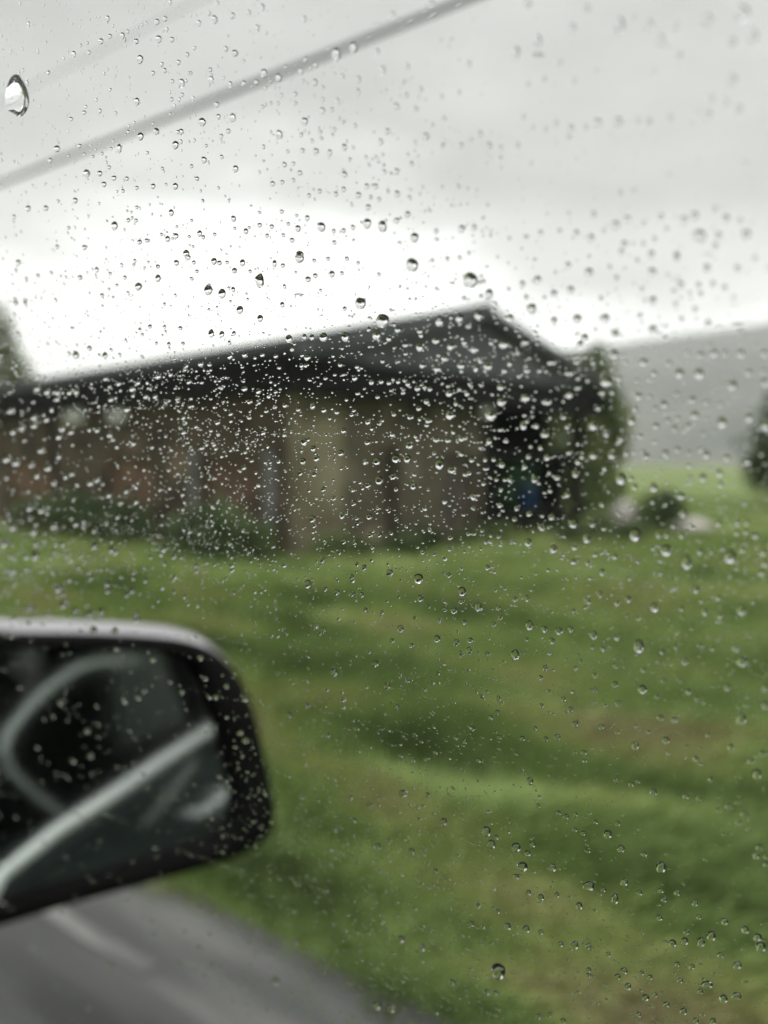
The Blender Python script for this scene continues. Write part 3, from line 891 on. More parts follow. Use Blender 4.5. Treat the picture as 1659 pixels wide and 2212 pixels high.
# ------------------------------------------------------------------ raindrops on the outside of the glass
# measured from the photograph: x, y, width[, height] in units of half a photograph pixel inside tiles of 833 pixels
T = {
 (0, 0): "105,625,150,260 652,268,38 710,235,30 790,235,34,52 695,122,30,44 1015,142,38 1068,122,34 880,268,36 1025,255,44,52 1112,258,36 905,385,42,58 1155,405,34 1212,355,30 1285,152,34,46 1385,128,46,62 1503,102,40 1610,85,32,42 1405,20,30 1460,318,32,42 1520,345,44 1065,458,32 990,475,30 1360,452,30 1175,540,40,64 1365,520,40,56 1115,528,28 1490,548,28,44 1578,540,34 885,660,36,54 1110,645,28 1178,615,28 645,720,28 543,730,28 458,772,28 475,352,30,46 1402,678,34,40 1505,765,44,62 1412,758,34,40 1308,792,48,60 1012,852,38,48 908,885,42,52 1172,855,36,44 1135,940,42,54 1478,850,32 1432,885,28,36 1320,1038,38,48 1525,1095,38,50 1435,1018,28 1240,1078,26 770,965,32,64 367,965,44 322,1040,28,36 560,1125,42,56 645,1125,34,40 737,1155,34 820,1158,28 672,1195,32,38 705,1085,26 990,1208,34 1135,1208,36,46 1275,1158,28 885,1218,26 795,1238,24 180,1352,36,42 295,1350,34,40 485,1300,34,40 375,1305,24 740,1465,42,60 1108,1380,36,46 830,1428,28 1512,1418,34,42 1592,1500,34,40 1292,1515,34,44 1138,1532,36,44 1085,1550,34,42 903,1570,34 950,1560,28 545,1605,34 368,1600,28 1205,1645,42,52 1240,1430,22 182,160,20,44 1250,1600,20 600,1015,20 660,995,22 545,1000,22 720,965,22 445,1010,20 1235,475,24 830,855,24 575,340,26 565,280,20 520,295,22 945,150,22 825,205,26 850,1375,18 880,1430,26 885,1345,24 1045,1520,22 1145,1470,20 1390,1520,24 1225,1535,22 1520,1480,22 1335,945,22",
 (1, 0): "35,48,40,50 310,125,36,44 5,185,34,50 880,95,46 1130,22,44,54 630,310,52,66 518,355,56,90 290,465,34,42 385,425,30 145,505,44,52 48,475,46,60 380,535,38,48 430,565,28 780,340,36,56 815,455,44,62 555,500,34,44 660,515,36,46 655,595,36,46 975,435,36,56 955,530,30 1065,578,34 970,617,36 905,690,44 1030,705,34 838,588,28 1375,415,38,54 1312,598,32 1200,625,32 428,645,30 525,660,30,50 425,722,40,54 490,710,28 312,788,44,56 148,875,48,66 252,610,30 162,620,26,34 1215,768,34 1142,808,26 850,852,40 805,920,38,46 640,815,30 562,795,28 505,838,28 415,858,28 290,875,28 1098,885,42,50 1030,920,26 1205,945,36 1325,942,36 1450,865,34,42 1505,945,44,52 1582,958,34 1392,905,28 570,955,40,46 387,982,38,46 475,992,36,46 298,978,30,36 205,982,24 628,958,24 182,1068,34 240,1062,28 280,1122,34 570,1132,40,46 605,1035,28 1005,1062,34 908,1112,36,44 832,1115,30 772,1208,38 715,1210,34,44 565,1228,34 662,1265,40 912,1258,40,48 852,1240,28 742,1278,28 795,1292,28 515,1258,32 410,1240,30 342,1268,28 105,1192,32,38 168,1182,28 240,1168,26 725,1345,40 980,1392,40,46 910,1430,38 718,1450,56,68 818,1468,56,78 1025,1540,56,64 422,1472,52,66 270,1482,38,48 1165,1498,34 1330,1485,46,54 1412,1475,40 165,1372,28 330,1415,32,44 22,1460,32 100,1470,32 207,1452,26 175,1525,28 232,1558,34 70,1528,28 502,1498,30 565,1495,34 625,1475,30,40 505,1572,32 282,1650,50 1518,1525,26 1640,1545,28 1378,1640,28 730,1070,24 775,1018,24 710,1018,24 840,590,26 190,430,22 305,525,24 230,528,22 60,570,26 120,565,20 95,668,22 142,672,24 40,692,26 360,912,26 1080,1215,24 1205,1210,24 1060,1258,22 1000,1230,22 1265,1332,24 1322,1325,22 1368,1322,20 1498,1328,24 1125,1368,22 1095,1370,20",
 (2, 0): "100,22,50 385,180,58 165,265,54,85 20,345,54,90 695,165,66,110 885,160,60,74 1055,170,56 1260,130,80 1490,85,100,110 1425,270,60 1560,235,76 1080,365,54 1425,515,64 955,258,70 305,403,40 1380,668,56 1470,708,56 1265,748,64 1285,640,50 685,790,56,66 885,785,44 810,780,38 550,800,64 280,800,38 378,828,44 1020,762,46 215,838,34 130,825,30 475,822,34 70,755,34 35,940,36 697,1248,36 785,1235,30 525,1390,42 668,1460,54,64 742,1420,50 962,1405,46 1110,1430,56,64 1180,1400,60 1385,1415,54 1312,1355,44 1215,1530,84,88 1335,1525,48 1515,1520,64 850,1447,34 920,1548,36 848,1580,36 725,1580,46 705,1635,44 415,1512,44 510,1545,44,58 305,1497,34 182,1508,36 590,1495,30 998,1482,34 900,1650,50 1065,1650,44 480,52,50 1475,1430,44 1315,1595,46 205,510,36 100,545,34 400,525,34 165,355,90,30",
 (0, 1): "1215,10,40 1142,45,34,42 1022,68,28 1385,35,40,46 1570,45,36,50 1420,45,32 1518,95,36 1022,145,36,52 895,198,44,54 1348,222,54,70 1438,245,50,66 1510,218,28,38 1553,350,44,56 808,140,28 517,140,34 625,90,28,40 712,115,26 660,255,30 117,42,36 160,305,30,40 100,305,36 243,127,28 970,458,30 905,478,24,34 1065,460,24,32 1168,468,30 1367,503,38,56 1437,507,34,46 1515,502,26,36 1093,572,26,34 1185,568,26 1013,565,24 578,598,36 490,642,42,52 678,645,36,50 240,860,44 305,880,44 450,885,38 375,885,40 370,928,38 685,795,34 770,828,34 858,862,42 893,822,36 720,928,40 1025,780,42 1300,700,38 1205,712,34 1105,770,30 1225,815,36 1490,650,34,44 1585,640,36,42 1585,860,38 945,912,34 1005,910,34 1075,942,32 1150,925,32 1618,943,38 825,992,44 1495,1022,32 1410,1078,36 1188,1048,32 1190,1142,36 220,1048,44 220,1098,44 300,1060,40 400,1122,44 382,1170,44 460,1140,40 630,1130,36 710,1160,40 45,1315,56 103,1338,56 265,1260,48 205,1352,44 310,1372,50 238,1422,44 380,1300,40 585,1470,46 630,1450,44 820,1523,40 705,1550,42 882,1592,40 350,1472,40 192,1632,48 268,1645,50 865,1215,34 985,1240,30 1308,1245,40,28 1580,1372,34 1495,1258,28 1590,1272,26 1388,1222,32 1270,1105,30 1535,1150,30 1093,1388,26 1152,1408,28 1035,1515,28 465,1412,40 425,1430,38 140,1115,44 85,1140,44 65,1005,44 495,880,38 580,242,18 730,268,18 755,190,24 705,215,22 518,432,14 650,492,22 1220,328,16 1405,330,18 1353,348,22 1065,312,22 1597,245,18 1493,295,20 1275,100,24 1620,100,24 1470,42,24 1255,42,26 865,58,22 935,75,18",
 (1, 1): "22,160,58,95 280,15,60 1010,60,82,92 1388,158,98,105 1510,245,54,64 1348,275,36 1457,262,34 675,308,74,80 820,420,86,90 490,118,42,48 335,152,40,42 382,128,34 555,112,30 168,316,30,42 25,405,40,50 118,50,30,50 172,62,30 375,30,28 465,20,30 587,18,32 660,45,28 795,120,28 573,342,32 872,352,28 417,222,24 1168,212,28 1100,198,22 1238,20,34 1318,12,30 1140,28,28 1473,165,34 1635,215,28 993,278,22 1035,278,24 213,538,42,56 313,525,30,40 362,528,30,44 437,528,52,58 578,525,48,62 782,515,54,70 860,538,34 918,480,38 730,478,28 1062,490,40,32 1188,428,50,64 1318,405,52,56 1440,388,52,64 1265,402,26 1165,550,48,44 1060,592,46,52 968,578,38,32 1260,588,44,52 1412,605,48,52 1350,562,36 1605,575,62,60 1525,565,32 1222,665,42,46 1328,712,48,44 1175,732,48,44 1078,710,36,42 1502,715,56,52 1425,730,32,48 1610,745,40,36 1645,700,36 1645,402,44 1380,460,34,24 970,635,30,24 918,685,34,28 820,683,28 655,718,30 545,705,32 333,658,44 295,710,28,36 233,605,30 128,648,32 40,640,32 640,790,36,44 565,770,30,24 510,770,24 450,793,28 748,818,34,40 812,815,32 862,822,32 922,815,30 985,830,34 1047,858,40 1128,862,34 1252,890,46,50 1368,892,36 1318,865,28 1592,945,64,56 1585,850,44 1258,1030,58,64 1522,1032,74,72 953,885,30 658,893,34,24 788,913,30 1105,943,38 1295,955,28,42 1055,988,34,36 1000,1045,40,36 895,1027,30 725,1075,36,42 620,1030,30 523,1012,32 440,997,36,44 367,972,38,48 273,995,30 187,968,34 122,978,32 15,875,36,46 127,880,28 82,912,28 1118,1068,44,38 567,1133,36 310,1203,40,54 183,1160,30 45,1145,36 370,1248,34,44 392,1310,38,46 303,1330,38,46 550,1278,40 708,1335,38,42 782,1332,44,48 907,1315,52,54 980,1315,46,52 995,1225,48 722,1210,40,36 1168,1192,44,36 1245,1195,40,36 1333,1185,42,40 1047,1190,30 1510,1200,40,50 1455,1242,28 1190,1350,62,66 1268,1387,52,46 1360,1415,44,32 1398,1322,36 1485,1320,32 1540,1318,32 1592,1352,44 1323,1278,28 1155,1278,30 797,1455,50,56 890,1430,44,46 1020,1490,38,54 725,1485,38,42 628,1518,30 435,1512,32,38 375,1418,30 287,1405,30,44 907,1512,30 1408,1560,42,50 1475,1475,32 1558,1448,30 1643,1450,34 1222,1595,34 1582,1615,38 1408,1632,28 630,1605,34 672,1580,28 505,1570,32 558,1570,24 790,1635,28 145,1332,30 87,1372,28 1585,1128,40,26 275,250,70,18 1270,175,46,20",
 (2, 1): "163,155,52 65,180,42 497,105,54 360,62,42,50 905,105,56 630,72,32 1065,12,48 808,28,34 1262,75,50 1460,80,44 1090,187,52 1207,188,40 1300,180,40 1375,205,40 377,220,50 268,243,46 90,267,36 208,268,28 575,273,34 910,288,52 1222,245,38 840,212,34 675,142,36 125,342,64,70 270,420,50 420,408,58,66 603,405,56,66 827,387,36 910,480,60,66 1270,435,46 1185,345,38 1097,408,36 1058,310,34 668,505,54,60 540,477,30 470,530,56,60 440,575,44,60 1480,497,38 662,640,58,62 850,690,48 735,687,32 1015,697,40 1220,643,46 1308,632,50 1380,632,42 1480,635,54 1635,635,50 1137,630,34 920,762,42 1085,765,60,66 1210,765,62,72 1535,758,46 1428,842,60,68 1640,820,52 1635,748,40 85,562,52,38 257,692,64,36 420,690,46,28 525,695,40,28 582,690,32,24 97,745,46,36 178,745,38,30 370,762,64,34 428,795,36,28 490,808,30 610,818,78,64 585,887,44,40 650,885,36 425,857,44,32 373,900,54,50 87,918,58,62 223,948,64,46 695,795,36 697,828,24 808,808,28 820,910,48,54 890,912,30 985,963,48 930,988,32 800,992,36 1168,930,42,46 1265,950,36 1350,963,36 1183,1033,54,58 1360,1080,58,76 1535,1048,54,62 1640,1098,60,72 773,1068,42,60 933,1103,42 1055,1120,40 1140,1105,42 1072,1052,34 1008,1068,34 525,1100,62,64 560,988,36 335,1045,36 247,1050,26 73,1098,44,60 157,1102,40 357,1108,34 213,1155,58,48 610,1157,40,34 703,1187,46,52 830,1168,34 1240,1150,30 185,1243,36 120,1235,28 427,1218,28 370,1275,46,34 527,1293,52,50 648,1292,52,54 743,1282,44,38 867,1298,46,50 993,1278,40,46 1072,1255,38 1148,1278,32 1258,1288,52 1393,1308,44 1520,1340,56,38 228,1305,48,44 107,1300,38 427,1335,42 410,1410,44,56 293,1437,48,40 145,1448,42,52 82,1365,40 705,1445,64,74 918,1500,52,62 770,1445,34 1237,1440,50 1343,1408,46 1350,1480,38 1095,1558,58,44 795,1497,38 1153,1437,30 357,1547,42 583,1610,38 995,1610,32 910,1595,34 600,1378,36 30,1635,36",
 (0, 2): "85,95,50 215,125,50 490,78,42 610,122,38 230,207,40 225,283,54 375,497,52 410,600,50 610,222,44 720,245,42 745,262,38 690,470,42 697,510,40 818,537,40 853,510,38 1060,238,44 1228,125,36 1293,135,32 30,205,50 887,695,44 485,640,40 185,625,44 580,655,40,50 880,660,40 652,645,38,50 605,765,46,54 745,770,44 940,443,34 1270,350,28 1125,290,32 1065,332,30 993,955,40 1300,945,40 1400,1200,40 1467,1130,36 1590,1215,38 1560,1430,40 1590,1480,44 395,1235,46 755,888,36 935,1160,36 565,1418,44 585,1580,44 898,1205,36 1180,1165,36 1330,1080,34 685,65,34 760,32,32 540,90,34 348,90,50 80,385,44 585,430,34 1195,550,28 1125,518,28 1515,525,26 1500,292,28 1487,208,28",
 (1, 2): "363,45,42,50 653,40,30 733,30,40 908,45,30 738,148,36 800,148,32 567,190,34,42 638,200,28 557,20,36,54 700,360,34,42 865,393,46 1052,432,62 335,468,42,62 448,500,30 522,520,36,44 623,530,32,40 685,537,30,38 618,420,30,40 1335,515,48,66 1065,560,40,46 1440,615,40,66 1282,640,42 1222,633,30 1328,580,34 1568,620,30,40 1582,682,30,40 1540,728,32 1350,715,30 708,633,28 815,652,28 935,757,44,50 1172,822,42,50 1297,847,40,48 1387,832,36 880,835,32 1380,900,36,52 1497,920,32 438,765,28,38 507,1040,44,52 848,1130,38,48 772,985,44 980,1095,34,44 1005,865,32 1570,1210,30,42 552,1222,32,42 212,1320,38,52 460,1445,36,48 325,1255,34 1400,1405,34 1520,1335,32,40 1563,1300,32 1353,1490,30,40 1575,1462,34 1293,1465,28 1440,1612,32 915,1265,30,40 1490,195,30 1573,158,30 1522,152,26 1258,165,34 1465,120,26 1500,360,34 1250,410,32 1080,260,30 1155,272,26 1377,140,32 1125,110,28,40 755,230,28 430,310,30,42 1255,242,28",
 (2, 2): "110,10,40 255,32,44 395,78,54 520,80,40 15,45,34 797,148,72,84 1000,250,72,74 1412,290,82,88 483,168,50,70 103,197,50 267,240,52,56 405,230,44,36 398,322,54,38 185,95,42,34 950,145,38,56 1100,152,40 1000,150,36 1108,10,50 1335,72,42 1460,70,40 1520,70,36 1515,128,36 1455,135,36 1575,155,42 1217,258,44 1367,238,34 1490,245,40 1625,262,44 1638,335,44 1615,395,46 540,278,40,30 665,288,38 490,330,32,40 582,390,40,50 815,318,34,26 1130,325,64,100 1190,500,44,54 1335,555,40 1248,648,44,50 1345,672,44 1095,627,34 1485,635,64,74 920,617,52,62 752,565,42,48 680,587,38 570,535,32,48 497,582,32 97,560,36,44 18,565,34 112,735,48,66 208,760,42 302,772,48 378,760,36,44 527,797,48,60 678,815,34,42 820,870,70,94 258,835,40 20,925,54,66 93,825,28 590,890,36 520,878,28 1118,968,48,56 950,968,38 972,910,34 1210,865,32 1297,885,34 1452,888,44 1490,970,80,70 1060,875,32 213,1012,38 535,1060,34 845,1150,56,62 665,1118,44 1140,1165,40 1395,1135,42,56 535,1155,38 980,1095,36 185,1075,32 330,1213,36 683,1240,36 190,1255,30 378,1282,38,46 1483,1340,74,82 1640,1140,48 1640,1255,56 960,1335,44 1050,1350,44 408,1375,40 578,1393,40 293,1460,42 798,1515,52 217,1473,34 65,1470,36 145,1403,32 885,1425,30 680,1428,30 995,1480,50 1418,1525,44 1190,1600,40 1620,1565,44 465,1560,36 1268,1448,32 1545,1615,44 390,1162,28 235,1165,28 935,1200,32 1195,1213,32 410,1015,30 445,970,30 850,1022,36 670,1000,36",
 (1, 3): "955,165,62,44 1215,350,46,52 1493,412,56,72 1525,495,54,62 1555,450,34 1008,540,40 787,510,42 1160,665,34 510,400,36 633,340,36 1395,1012,40 1630,1028,44,52 1570,1320,92,110 940,1110,48 1075,1165,46 1272,1390,40 785,1540,54 880,1560,52 130,1382,50 1440,893,30 1565,930,34 1495,1455,38 1550,1460,34 1110,175,32 730,240,34 265,1130,40 612,190,36",
 (2, 3): "115,85,44,52 675,80,36 915,158,48 1125,185,44 1210,200,38 1405,250,60,40 1505,297,58,40 1470,355,48,36 1338,275,36 815,88,30 770,107,36 1585,40,64 1285,75,34 168,245,34 300,293,34 350,318,38 410,302,30 620,432,56,60 705,525,50 855,560,44,36 25,515,58,64 130,497,40 65,640,72,64 258,648,54 965,645,68,78 495,765,76,66 725,742,52 665,848,50,74 590,790,34 825,810,36 435,895,46 965,795,36 1070,810,44 985,855,40 955,972,40 1210,968,36 1378,997,48 1185,878,44 90,1045,48 405,1150,54 493,1158,40 312,1143,40 1040,1138,50 1117,1125,52 1222,1130,60 1290,1090,64 1510,1050,50 1590,1100,54 1610,1160,70 1130,1065,40 725,1315,46 495,1310,36 495,1345,36 683,1355,40 750,1418,46 1460,1280,56 1265,1405,74,50 1370,1497,54 1453,1480,66,54 865,1490,46 925,1472,36 1000,1535,42 1110,1580,46 1088,1380,40 1220,1450,40 893,1358,36 840,1330,32 820,1600,36 1190,1640,40 1300,1645,44 25,708,40 540,352,32 683,362,34 405,400,34 460,425,32 1600,515,44 1580,570,48 1640,625,40 100,555,40 105,810,36 185,840,44 290,825,34 185,1065,36 240,1600,34 170,1612,34 330,1640,38 1350,1215,40 1070,1275,36 1165,1290,38 620,1210,34",
}
FPX = 1250.0 / TW


def project(p):
    q = p - EYE
    d = q.dot(ED)
    return (1250 + FPX * q.dot(EX) / d, 1666.5 - FPX * q.dot(EZ) / d, d)


def unproject(x, y):
    d = EX * ((x - 1250) / FPX) + ED + EZ * ((1666.5 - y) / FPX)
    t = (P00 - EYE).dot(PN) / d.dot(PN)
    q = EYE + d * t - P00
    return q.dot(PF), q.dot(PV), t


def cap_mesh(seed, seg, rings, lobes, sag, theta=1.18, hscale=1.0):
    """a drop lying on a plane: unit radius, irregular rim, belly a little below the middle (towards -y)"""
    rn = random.Random(seed)
    ph = [rn.uniform(0, 6.28) for _ in range(4)]
    am_ = [lobes * rn.uniform(.5, 1.2) / (k_ + 1.5) for k_ in range(4)]

    def rim(a):
        return 1 + sum(am_[k_] * cos((k_ + 2) * a + ph[k_]) for k_ in range(4))
    vv, ff = [], []
    Rr = 1 / sin(theta)
    for i in range(rings + 1):
        al = theta * (1 - i / rings)
        rr = Rr * sin(al)
        zz = Rr * (cos(al) - cos(theta)) * hscale
        if i == rings:
            vv.append((0, -sag, zz))
        else:
            for k_ in range(seg):
                a = 2 * pi * k_ / seg
                e_ = 1 + (rim(a) - 1) * rr
                vv.append((rr * cos(a) * e_, rr * sin(a) * e_ - sag * (1 - rr * rr), zz))
    for i in range(rings - 1):
        for k_ in range(seg):
            a, b = i * seg + k_, i * seg + (k_ + 1) % seg
            ff.append((a, b, b + seg, a + seg))
    tip = rings * seg
    for k_ in range(seg):
        ff.append(((rings - 1) * seg + k_, (rings - 1) * seg + (k_ + 1) % seg, tip))
    nb = len(vv)
    for k_ in range(seg):
        vv.append(vv[k_])
    ff.append(tuple(range(nb, nb + seg))[::-1])
    return vv, ff


def svd2(a, b, c, d):
    """[[a,b],[c,d]] -> rotation angle and the two stretches of M = Rot * diag * (anything orthogonal)"""
    s1 = .5 * math.atan2(2 * a * c + 2 * b * d, a * a + b * b - c * c - d * d)
    e = a * a + b * b + c * c + d * d
    g = sqrt((a * a + b * b - c * c - d * d) ** 2 + 4 * (a * c + b * d) ** 2)
    return s1, sqrt(max((e + g) / 2, 1e-20)), sqrt(max((e - g) / 2, 1e-20))


drops = []
dup = set()
for (tx_, ty_), txt in T.items():
    for it in txt.split():
        v_ = [float(q) for q in it.split(',')]
        x = tx_ * 833.3 + v_[0] * .5021
        y = ty_ * 833.3 + v_[1] * .5021
        wd_ = v_[2] * .5021
        hh = (v_[3] if len(v_) > 3 else v_[2] * 1.06) * .5021
        key = (round(x / 6), round(y / 6))
        if key in dup:
            continue
        dup.add(key)
        drops.append((x, y, wd_, hh))


def frame_at(x, y, wd_, hh):
    f, v, t = unproject(x, y)
    blur = APERTURE * FPX * abs(1 / t - 1 / cd.dof.focus_distance)
    wd_ = max(sqrt(max(wd_ ** 2 - .15 * blur ** 2, 0)), .45 * wd_)
    hh = max(sqrt(max(hh ** 2 - .15 * blur ** 2, 0)), .45 * hh)
    e = 1e-4
    p0, pf, pv = project(pane(f, v)), project(pane(f + e, v)), project(pane(f, v + e))
    j11, j21 = (pf[0] - p0[0]) / e, (pf[1] - p0[1]) / e
    j12, j22 = (pv[0] - p0[0]) / e, (pv[1] - p0[1]) / e
    det = j11 * j22 - j12 * j21
    i11, i12, i21, i22 = j22 / det, -j12 / det, -j21 / det, j11 / det
    a, b, c, d = i11 * wd_ / 2, i12 * hh / 2, i21 * wd_ / 2, i22 * hh / 2
    an, s1, s2 = svd2(a, b, c, d)
    return f, v, an, s1, s2


def zone(x, y):
    """what lies behind a drop, in photograph pixels"""
    x, y = x * .6636, y * .6636
    roof_y = 655 + (1060 - x) * .168 if x < 1060 else 655 + (x - 1060) * .64
    if y < roof_y and not (x > 1330 and y > 735) and not (x < 65 and 630 < y < 830):
        if abs(y - (400 - x * .374)) < 26:
            return 'cable'
        if x > 1130:
            return 'sky_rt' if y < 330 else ('sky_rm' if y < 520 else 'sky_rl')
        return ('bright' if y > 500 else 'sky_left') if y > 400 - x * .374 else 'sky_over'
    if x < 65 and y < 830:
        return 'tree'
    if x > 1330 and y < 1010:
        return 'hill'
    if y < 830 and x < 1310:
        return 'roof'
    if x < 575 and y > 1345 and y < 1990 - x * .3:
        return 'mirror'
    if y < 1185 and x < 610:
        return 'brown'
    if y < 1185 and x < 1050:
        return 'beige'
    if y < 1185 and x < 1330:
        return 'porch'
    if x < 900 and y > 1960 + (x - 400) * .5 and y > 1900:
        return 'road'
    if y < 1500:
        return 'field' if x < 1130 else ('field_r' if y < 1330 else 'field_rl')
    return ('grass_low' if x < 1330 else 'grass_corner') if y > 1850 else 'grass'


ZL = {
 'cable': ('round raindrop on the window right over the thick dark cable', 'raindrops over the cable'),
 'sky_left': ('small grey-rimmed raindrop on the window before the grey sky below the thick cable', 'raindrops before the grey sky'),
 'sky_rt': ('soft blurred raindrop on the window in the upper right corner of the sky', 'raindrops before the top right sky'),
 'sky_rm': ('raindrop on the window before the darkest grey cloud high above the hill', 'raindrops before the dark cloud'),
 'sky_rl': ('dark-topped raindrop on the window before the pale sky between gable and hill crest', 'raindrops before the sky over the hill'),
 'sky_over': ('small grey-rimmed raindrop on the window before the sky above the thick cable', 'raindrops before the sky above the cable'),
 'bright': ('dark-topped raindrop on the window before the white sky above the roof ridge', 'raindrops before the white sky'),
 'tree': ('raindrop on the window before the tree at the left edge', 'raindrops before the left tree'),
 'hill': ('raindrop on the window before the pale grey hill', 'raindrops before the hill'),
 'roof': ('bright raindrop on the window before the dark roof and gable', 'raindrops before the roof'),
 'brown': ('blurred white raindrop on the window before the long brown wall', 'raindrops before the brown wall'),
 'beige': ('sharp raindrop on the window before the beige gable wall', 'raindrops before the beige wall'),
 'porch': ('bright raindrop on the window before the dark porch', 'raindrops before the porch'),
 'mirror': ('blurred raindrop on the window before the wing mirror', 'raindrops before the wing mirror'),
 'road': ('faint raindrop on the window before the grey road', 'raindrops before the road'),
 'field': ('bright-bottomed raindrop on the window before the grass near the house', 'raindrops before the field'),
 'field_r': ('bright raindrop on the window before the field beside the porch and boulders', 'raindrops before the field beside the porch'),
 'field_rl': ('raindrop on the window before open grass by the right edge, below the boulders', 'raindrops before the right-hand grass'),
 'grass_corner': ('clear raindrop on the window in the lower right corner before the grass', 'raindrops in the lower right corner'),
 'grass': ('clear raindrop on the window before the grass level with the wing mirror', 'raindrops before the verge'),
 'grass_low': ('clear raindrop on the window before the lowest grass, below the mirror', 'raindrops before the low verge'),
}
SPECIAL = [
 (52, 314, 'largest raindrop, tall with a black hooked rim, against grey sky by the left edge', 0),
 (1621, 3163, 'large pear-shaped raindrop with a bright rim low on the window before the grass', 2),
 (844, 913, 'raindrop with a pointed top before the white sky above the roof', 3),
 (1245, 1044, 'big dome-shaped raindrop sitting on the line of the roof ridge', 1),
 (1530, 912, 'biggest round raindrop just above the roof peak', 1),
 (1340, 863, 'big raindrop before the sky, left of the one above the roof peak', 1),
 (1172, 988, 'big round raindrop before the white sky, left of the roof ridge one', 1),
 (1582, 956, 'raindrop with a flat left side right at the roof peak', 1),
 (1902, 1099, 'hooked raindrop with a tail before the gap between gable and bush', 3),
 (2020, 1558, 'big raindrop with a bright belly where hill and field meet behind it', 1),
 (2066, 1740, 'big bright raindrop before the small dark bush', 1),
 (2168, 1792, 'big bright raindrop before the field, second of the three right of the porch', 1),
 (2375, 1812, 'big blurred raindrop before the field, rightmost of the three beside the porch', 1),
 (1597, 1351, 'big bright raindrop at the dark left edge of the porch', 1),
 (1361, 1883, 'big round raindrop with a dark centre before the grass under the gable wall', 1),
 (1093, 178, 'tall oval raindrop on the thick cable', 2),
 (1149, 156, 'big round raindrop on the thick cable beside the tall oval one', 1),
]
variants = []
specs = [(.05, .04, 1.15), (.08, .10, 1.20), (.14, .16, 1.15), (.12, .20, 1.05)]
for i in range(12):
    vv, ff = cap_mesh(100 + i, 20, 6, .05 + .02 * (i % 4), .06 + .03 * (i % 3), 1.02 + .05 * (i % 4))
    variants.append((vv, ff))
spec_shapes = {0: cap_mesh(5, 28, 8, .12, .12, 1.12), 1: cap_mesh(9, 24, 7, .05, .10, 1.2), 2: cap_mesh(15, 24, 7, .08, .18, 1.1), 3: cap_mesh(23, 24, 7, .09, .20, 1.15)}
# pointed / hooked shapes
vv, ff = spec_shapes[3]
spec_shapes[3] = ([(x * (1 - .38 * max(0, y)), y * (1 + .12 * max(0, y)), z * (1 - .25 * max(0, y))) for x, y, z in vv], ff)
vv, ff = spec_shapes[0]
spec_shapes[0] = ([(x * (1 - .16 * max(0, -y)) - .32 * y * y * (1 if y > 0 else .35) - .10 * y + .1, y, z) for x, y, z in vv], ff)


def data_of(vf, name):
    me = bpy.data.meshes.new(name)
    me.from_pydata(vf[0], [], vf[1])
    me.polygons.foreach_set('use_smooth', [len(p.vertices) < 5 for p in me.polygons])
    me.materials.append(wm)
    me.update()
    return me


vdata = [data_of(v_, 'raindrop') for v_ in variants]
sdata = {k_: data_of(v_, 'raindrop') for k_, v_ in spec_shapes.items()}
drops.sort(key=lambda d: -d[2] * d[3])
BASE = .00005
rd_ = random.Random(3)
DOWN_ROT = {}
small = MB()
midcap = [cap_mesh(200 + i, 12, 4, .06, .05, 1.0 + .06 * (i % 3)) for i in range(5)]
lowcap = [cap_mesh(220 + i, 8, 2, .05, .05, 1.0 + .06 * (i % 3)) for i in range(5)]


def put_small(f, v, an, s1, s2, caps=midcap):
    vv_, ff_ = rd_.choice(caps)
    ca, sa = cos(an), sin(an)
    th_ = rd_.uniform(-.5, .5)
    c2, s2_ = cos(th_), sin(th_)
    hgt = sqrt(s1 * s2)
    pts = []
    for (x, y, z) in vv_:
        x, y = x * c2 - y * s2_, x * s2_ + y * c2
        # the in-plane stretch acts along its own axes
        xr, yr = (x * ca + y * sa) * s1, (-x * sa + y * ca) * s2
        pts.append(pane(f + xr * ca - yr * sa, v + xr * sa + yr * ca, BASE + z * hgt))
    small.add(pts, ff_)


PB = Matrix((PF, PV, PN)).transposed()       # columns: along, up, out
if PB.determinant() < 0:
    PB = Matrix((-PF, PV, PN)).transposed()
    FLIP = -1
else:
    FLIP = 1
used = []
for i, (x, y, wd_, hh) in enumerate(drops):
    f, v, an, s1, s2 = frame_at(x, y, wd_, hh)
    if i < 300:
        sp = [q for q in SPECIAL if abs(q[0] - x) < 14 and abs(q[1] - y) < 14 and q not in used]
        if sp:
            used.append(sp[0])
        me = sdata[sp[0][3]] if sp else vdata[i % 12]
        ob = bpy.data.objects.new('raindrop', me)
        C.objects.link(ob)
        # keep the drop's own 'down' down: stretch along the ellipse axis nearest each mesh axis
        a_ = an
        e1, e2 = s1, s2
        while a_ > pi / 4:
            a_ -= pi / 2
            e1, e2 = e2, e1
        while a_ < -pi / 4:
            a_ += pi / 2
            e1, e2 = e2, e1
        rot = PB @ Matrix.Rotation(a_ * FLIP, 3, 'Z')
        hgt = sqrt(s1 * s2) * rd_.uniform(.85, 1.05)
        mw = Matrix.Translation(pane(f, v, BASE)) @ rot.to_4x4() @ Matrix.Diagonal((e1, e2, hgt, 1))
        ob.matrix_world = mw
        if sp:
            tag(ob, sp[0][2], 'raindrop', 'big raindrops on the window')
        else:
            lb, gr = ZL[zone(x, y)]
            tag(ob, lb, 'raindrop', gr)
    else:
        put_small(f, v, an, s1, s2)

# the fine spray: rows along the car, as left by the airstream and the window seal, and scattered specks
taken = [(f_, v_) for f_, v_ in []]


def density(f, v):
    return .55 + .7 * noise.noise(Vector((f * 9, v * 14, 2.2))) + .4 * noise.noise(Vector((f * 26, v * 40, 7.7)))


def speck(f, v, r):
    st = rd_.uniform(1.0, 1.4)
    put_small(f, v, rd_.uniform(-.3, .3), r * st, r / st, lowcap)


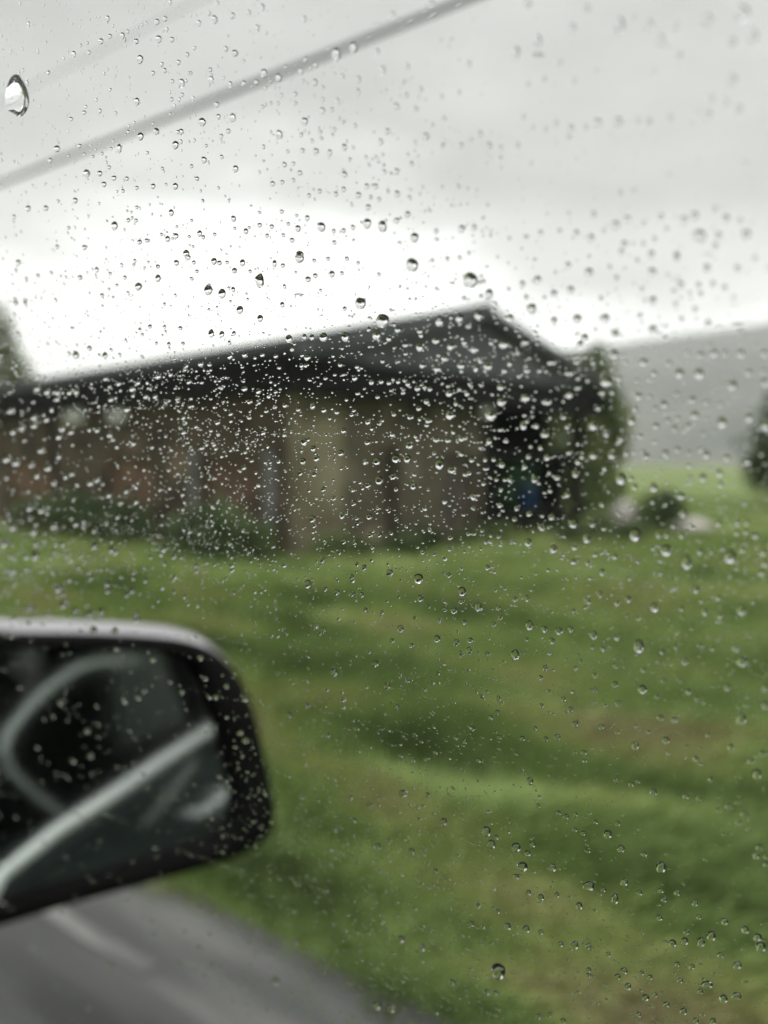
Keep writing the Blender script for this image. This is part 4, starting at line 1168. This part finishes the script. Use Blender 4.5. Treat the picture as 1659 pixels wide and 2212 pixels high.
def wet(f, v):
    """how thickly the spray lies: thickest across the middle of the glass, thinner towards the top and the bottom, and patchy"""
    y = project(pane(f, v))[1]
    x = project(pane(f, v))[0]
    k_ = .24 + .76 * smoothstep(800, 1250, y) - .18 * smoothstep(1950, 2700, y)
    k_ *= 1 + 1.3 * smoothstep(1100, 600, x) * smoothstep(1130, 1300, y) * smoothstep(2000, 1850, y)
    k_ *= 1 - .80 * smoothstep(820, 640, x) * smoothstep(1970, 2080, y)
    k_ *= 1 - .45 * smoothstep(1500, 1750, x)
    return k_ * density(f * .8, v)


def spray(n, rows):
    k_ = 0
    while k_ < n:
        f, v, t = unproject(rd_.uniform(-220, 2720), rd_.uniform(-260, 3600))
        if rd_.random() > wet(f, v):
            continue
        speck(f, v, (1 + .45 * smoothstep(.11, .2, f)) * min(5.0 * exp(abs(rd_.gauss(0, .52))), 17) / 2 / FPX * t)
        k_ += 1
    for _ in range(rows):
        f, v, t = unproject(rd_.uniform(-220, 2720), rd_.uniform(-260, 3600))
        if rd_.random() > wet(f, v) + .05:
            continue
        ln_ = rd_.uniform(.25, 1.1) * .035
        sl_ = rd_.gauss(0, .06)
        st = rd_.uniform(.0006, .0012)
        for q in range(int(ln_ / st)):
            if rd_.random() < .35:
                continue
            df = q * st + rd_.gauss(0, .0002)
            speck(f + df, v + df * sl_ + rd_.gauss(0, .00022), 4.0 * exp(abs(rd_.gauss(0, .45))) / 2 / FPX * t)


spray(11000, 480)
sm_ = small.build('fine_raindrops', 'water', None, True)
sm_.data.polygons.foreach_set('use_smooth', [len(p.vertices) < 5 for p in sm_.data.polygons])
tag(sm_, 'fine spray of tiny raindrops scattered over the whole window', 'raindrops', kind='stuff')

# ------------------------------------------------------------------ haze of the rain
hz = MB()
hz.box((cx0 - 2450, cy0 - 2450, -2), (4900, 0, 0), (0, 4900, 0), (0, 0, 260))
hm_ = bpy.data.materials.new('rain_haze')
hm_.use_nodes = True
t_ = hm_.node_tree
t_.nodes.clear()
pv = N(t_, 'ShaderNodeVolumePrincipled')
pv.inputs['Color'].default_value = (.975, .98, .985, 1)
pv.inputs['Density'].default_value = .00060
pv.inputs['Anisotropy'].default_value = .2
ot = N(t_, 'ShaderNodeOutputMaterial')
t_.links.new(pv.outputs[0], ot.inputs['Volume'])
tag(hz.build('haze', hm_), 'pale rain haze in the air', 'haze', kind='stuff')
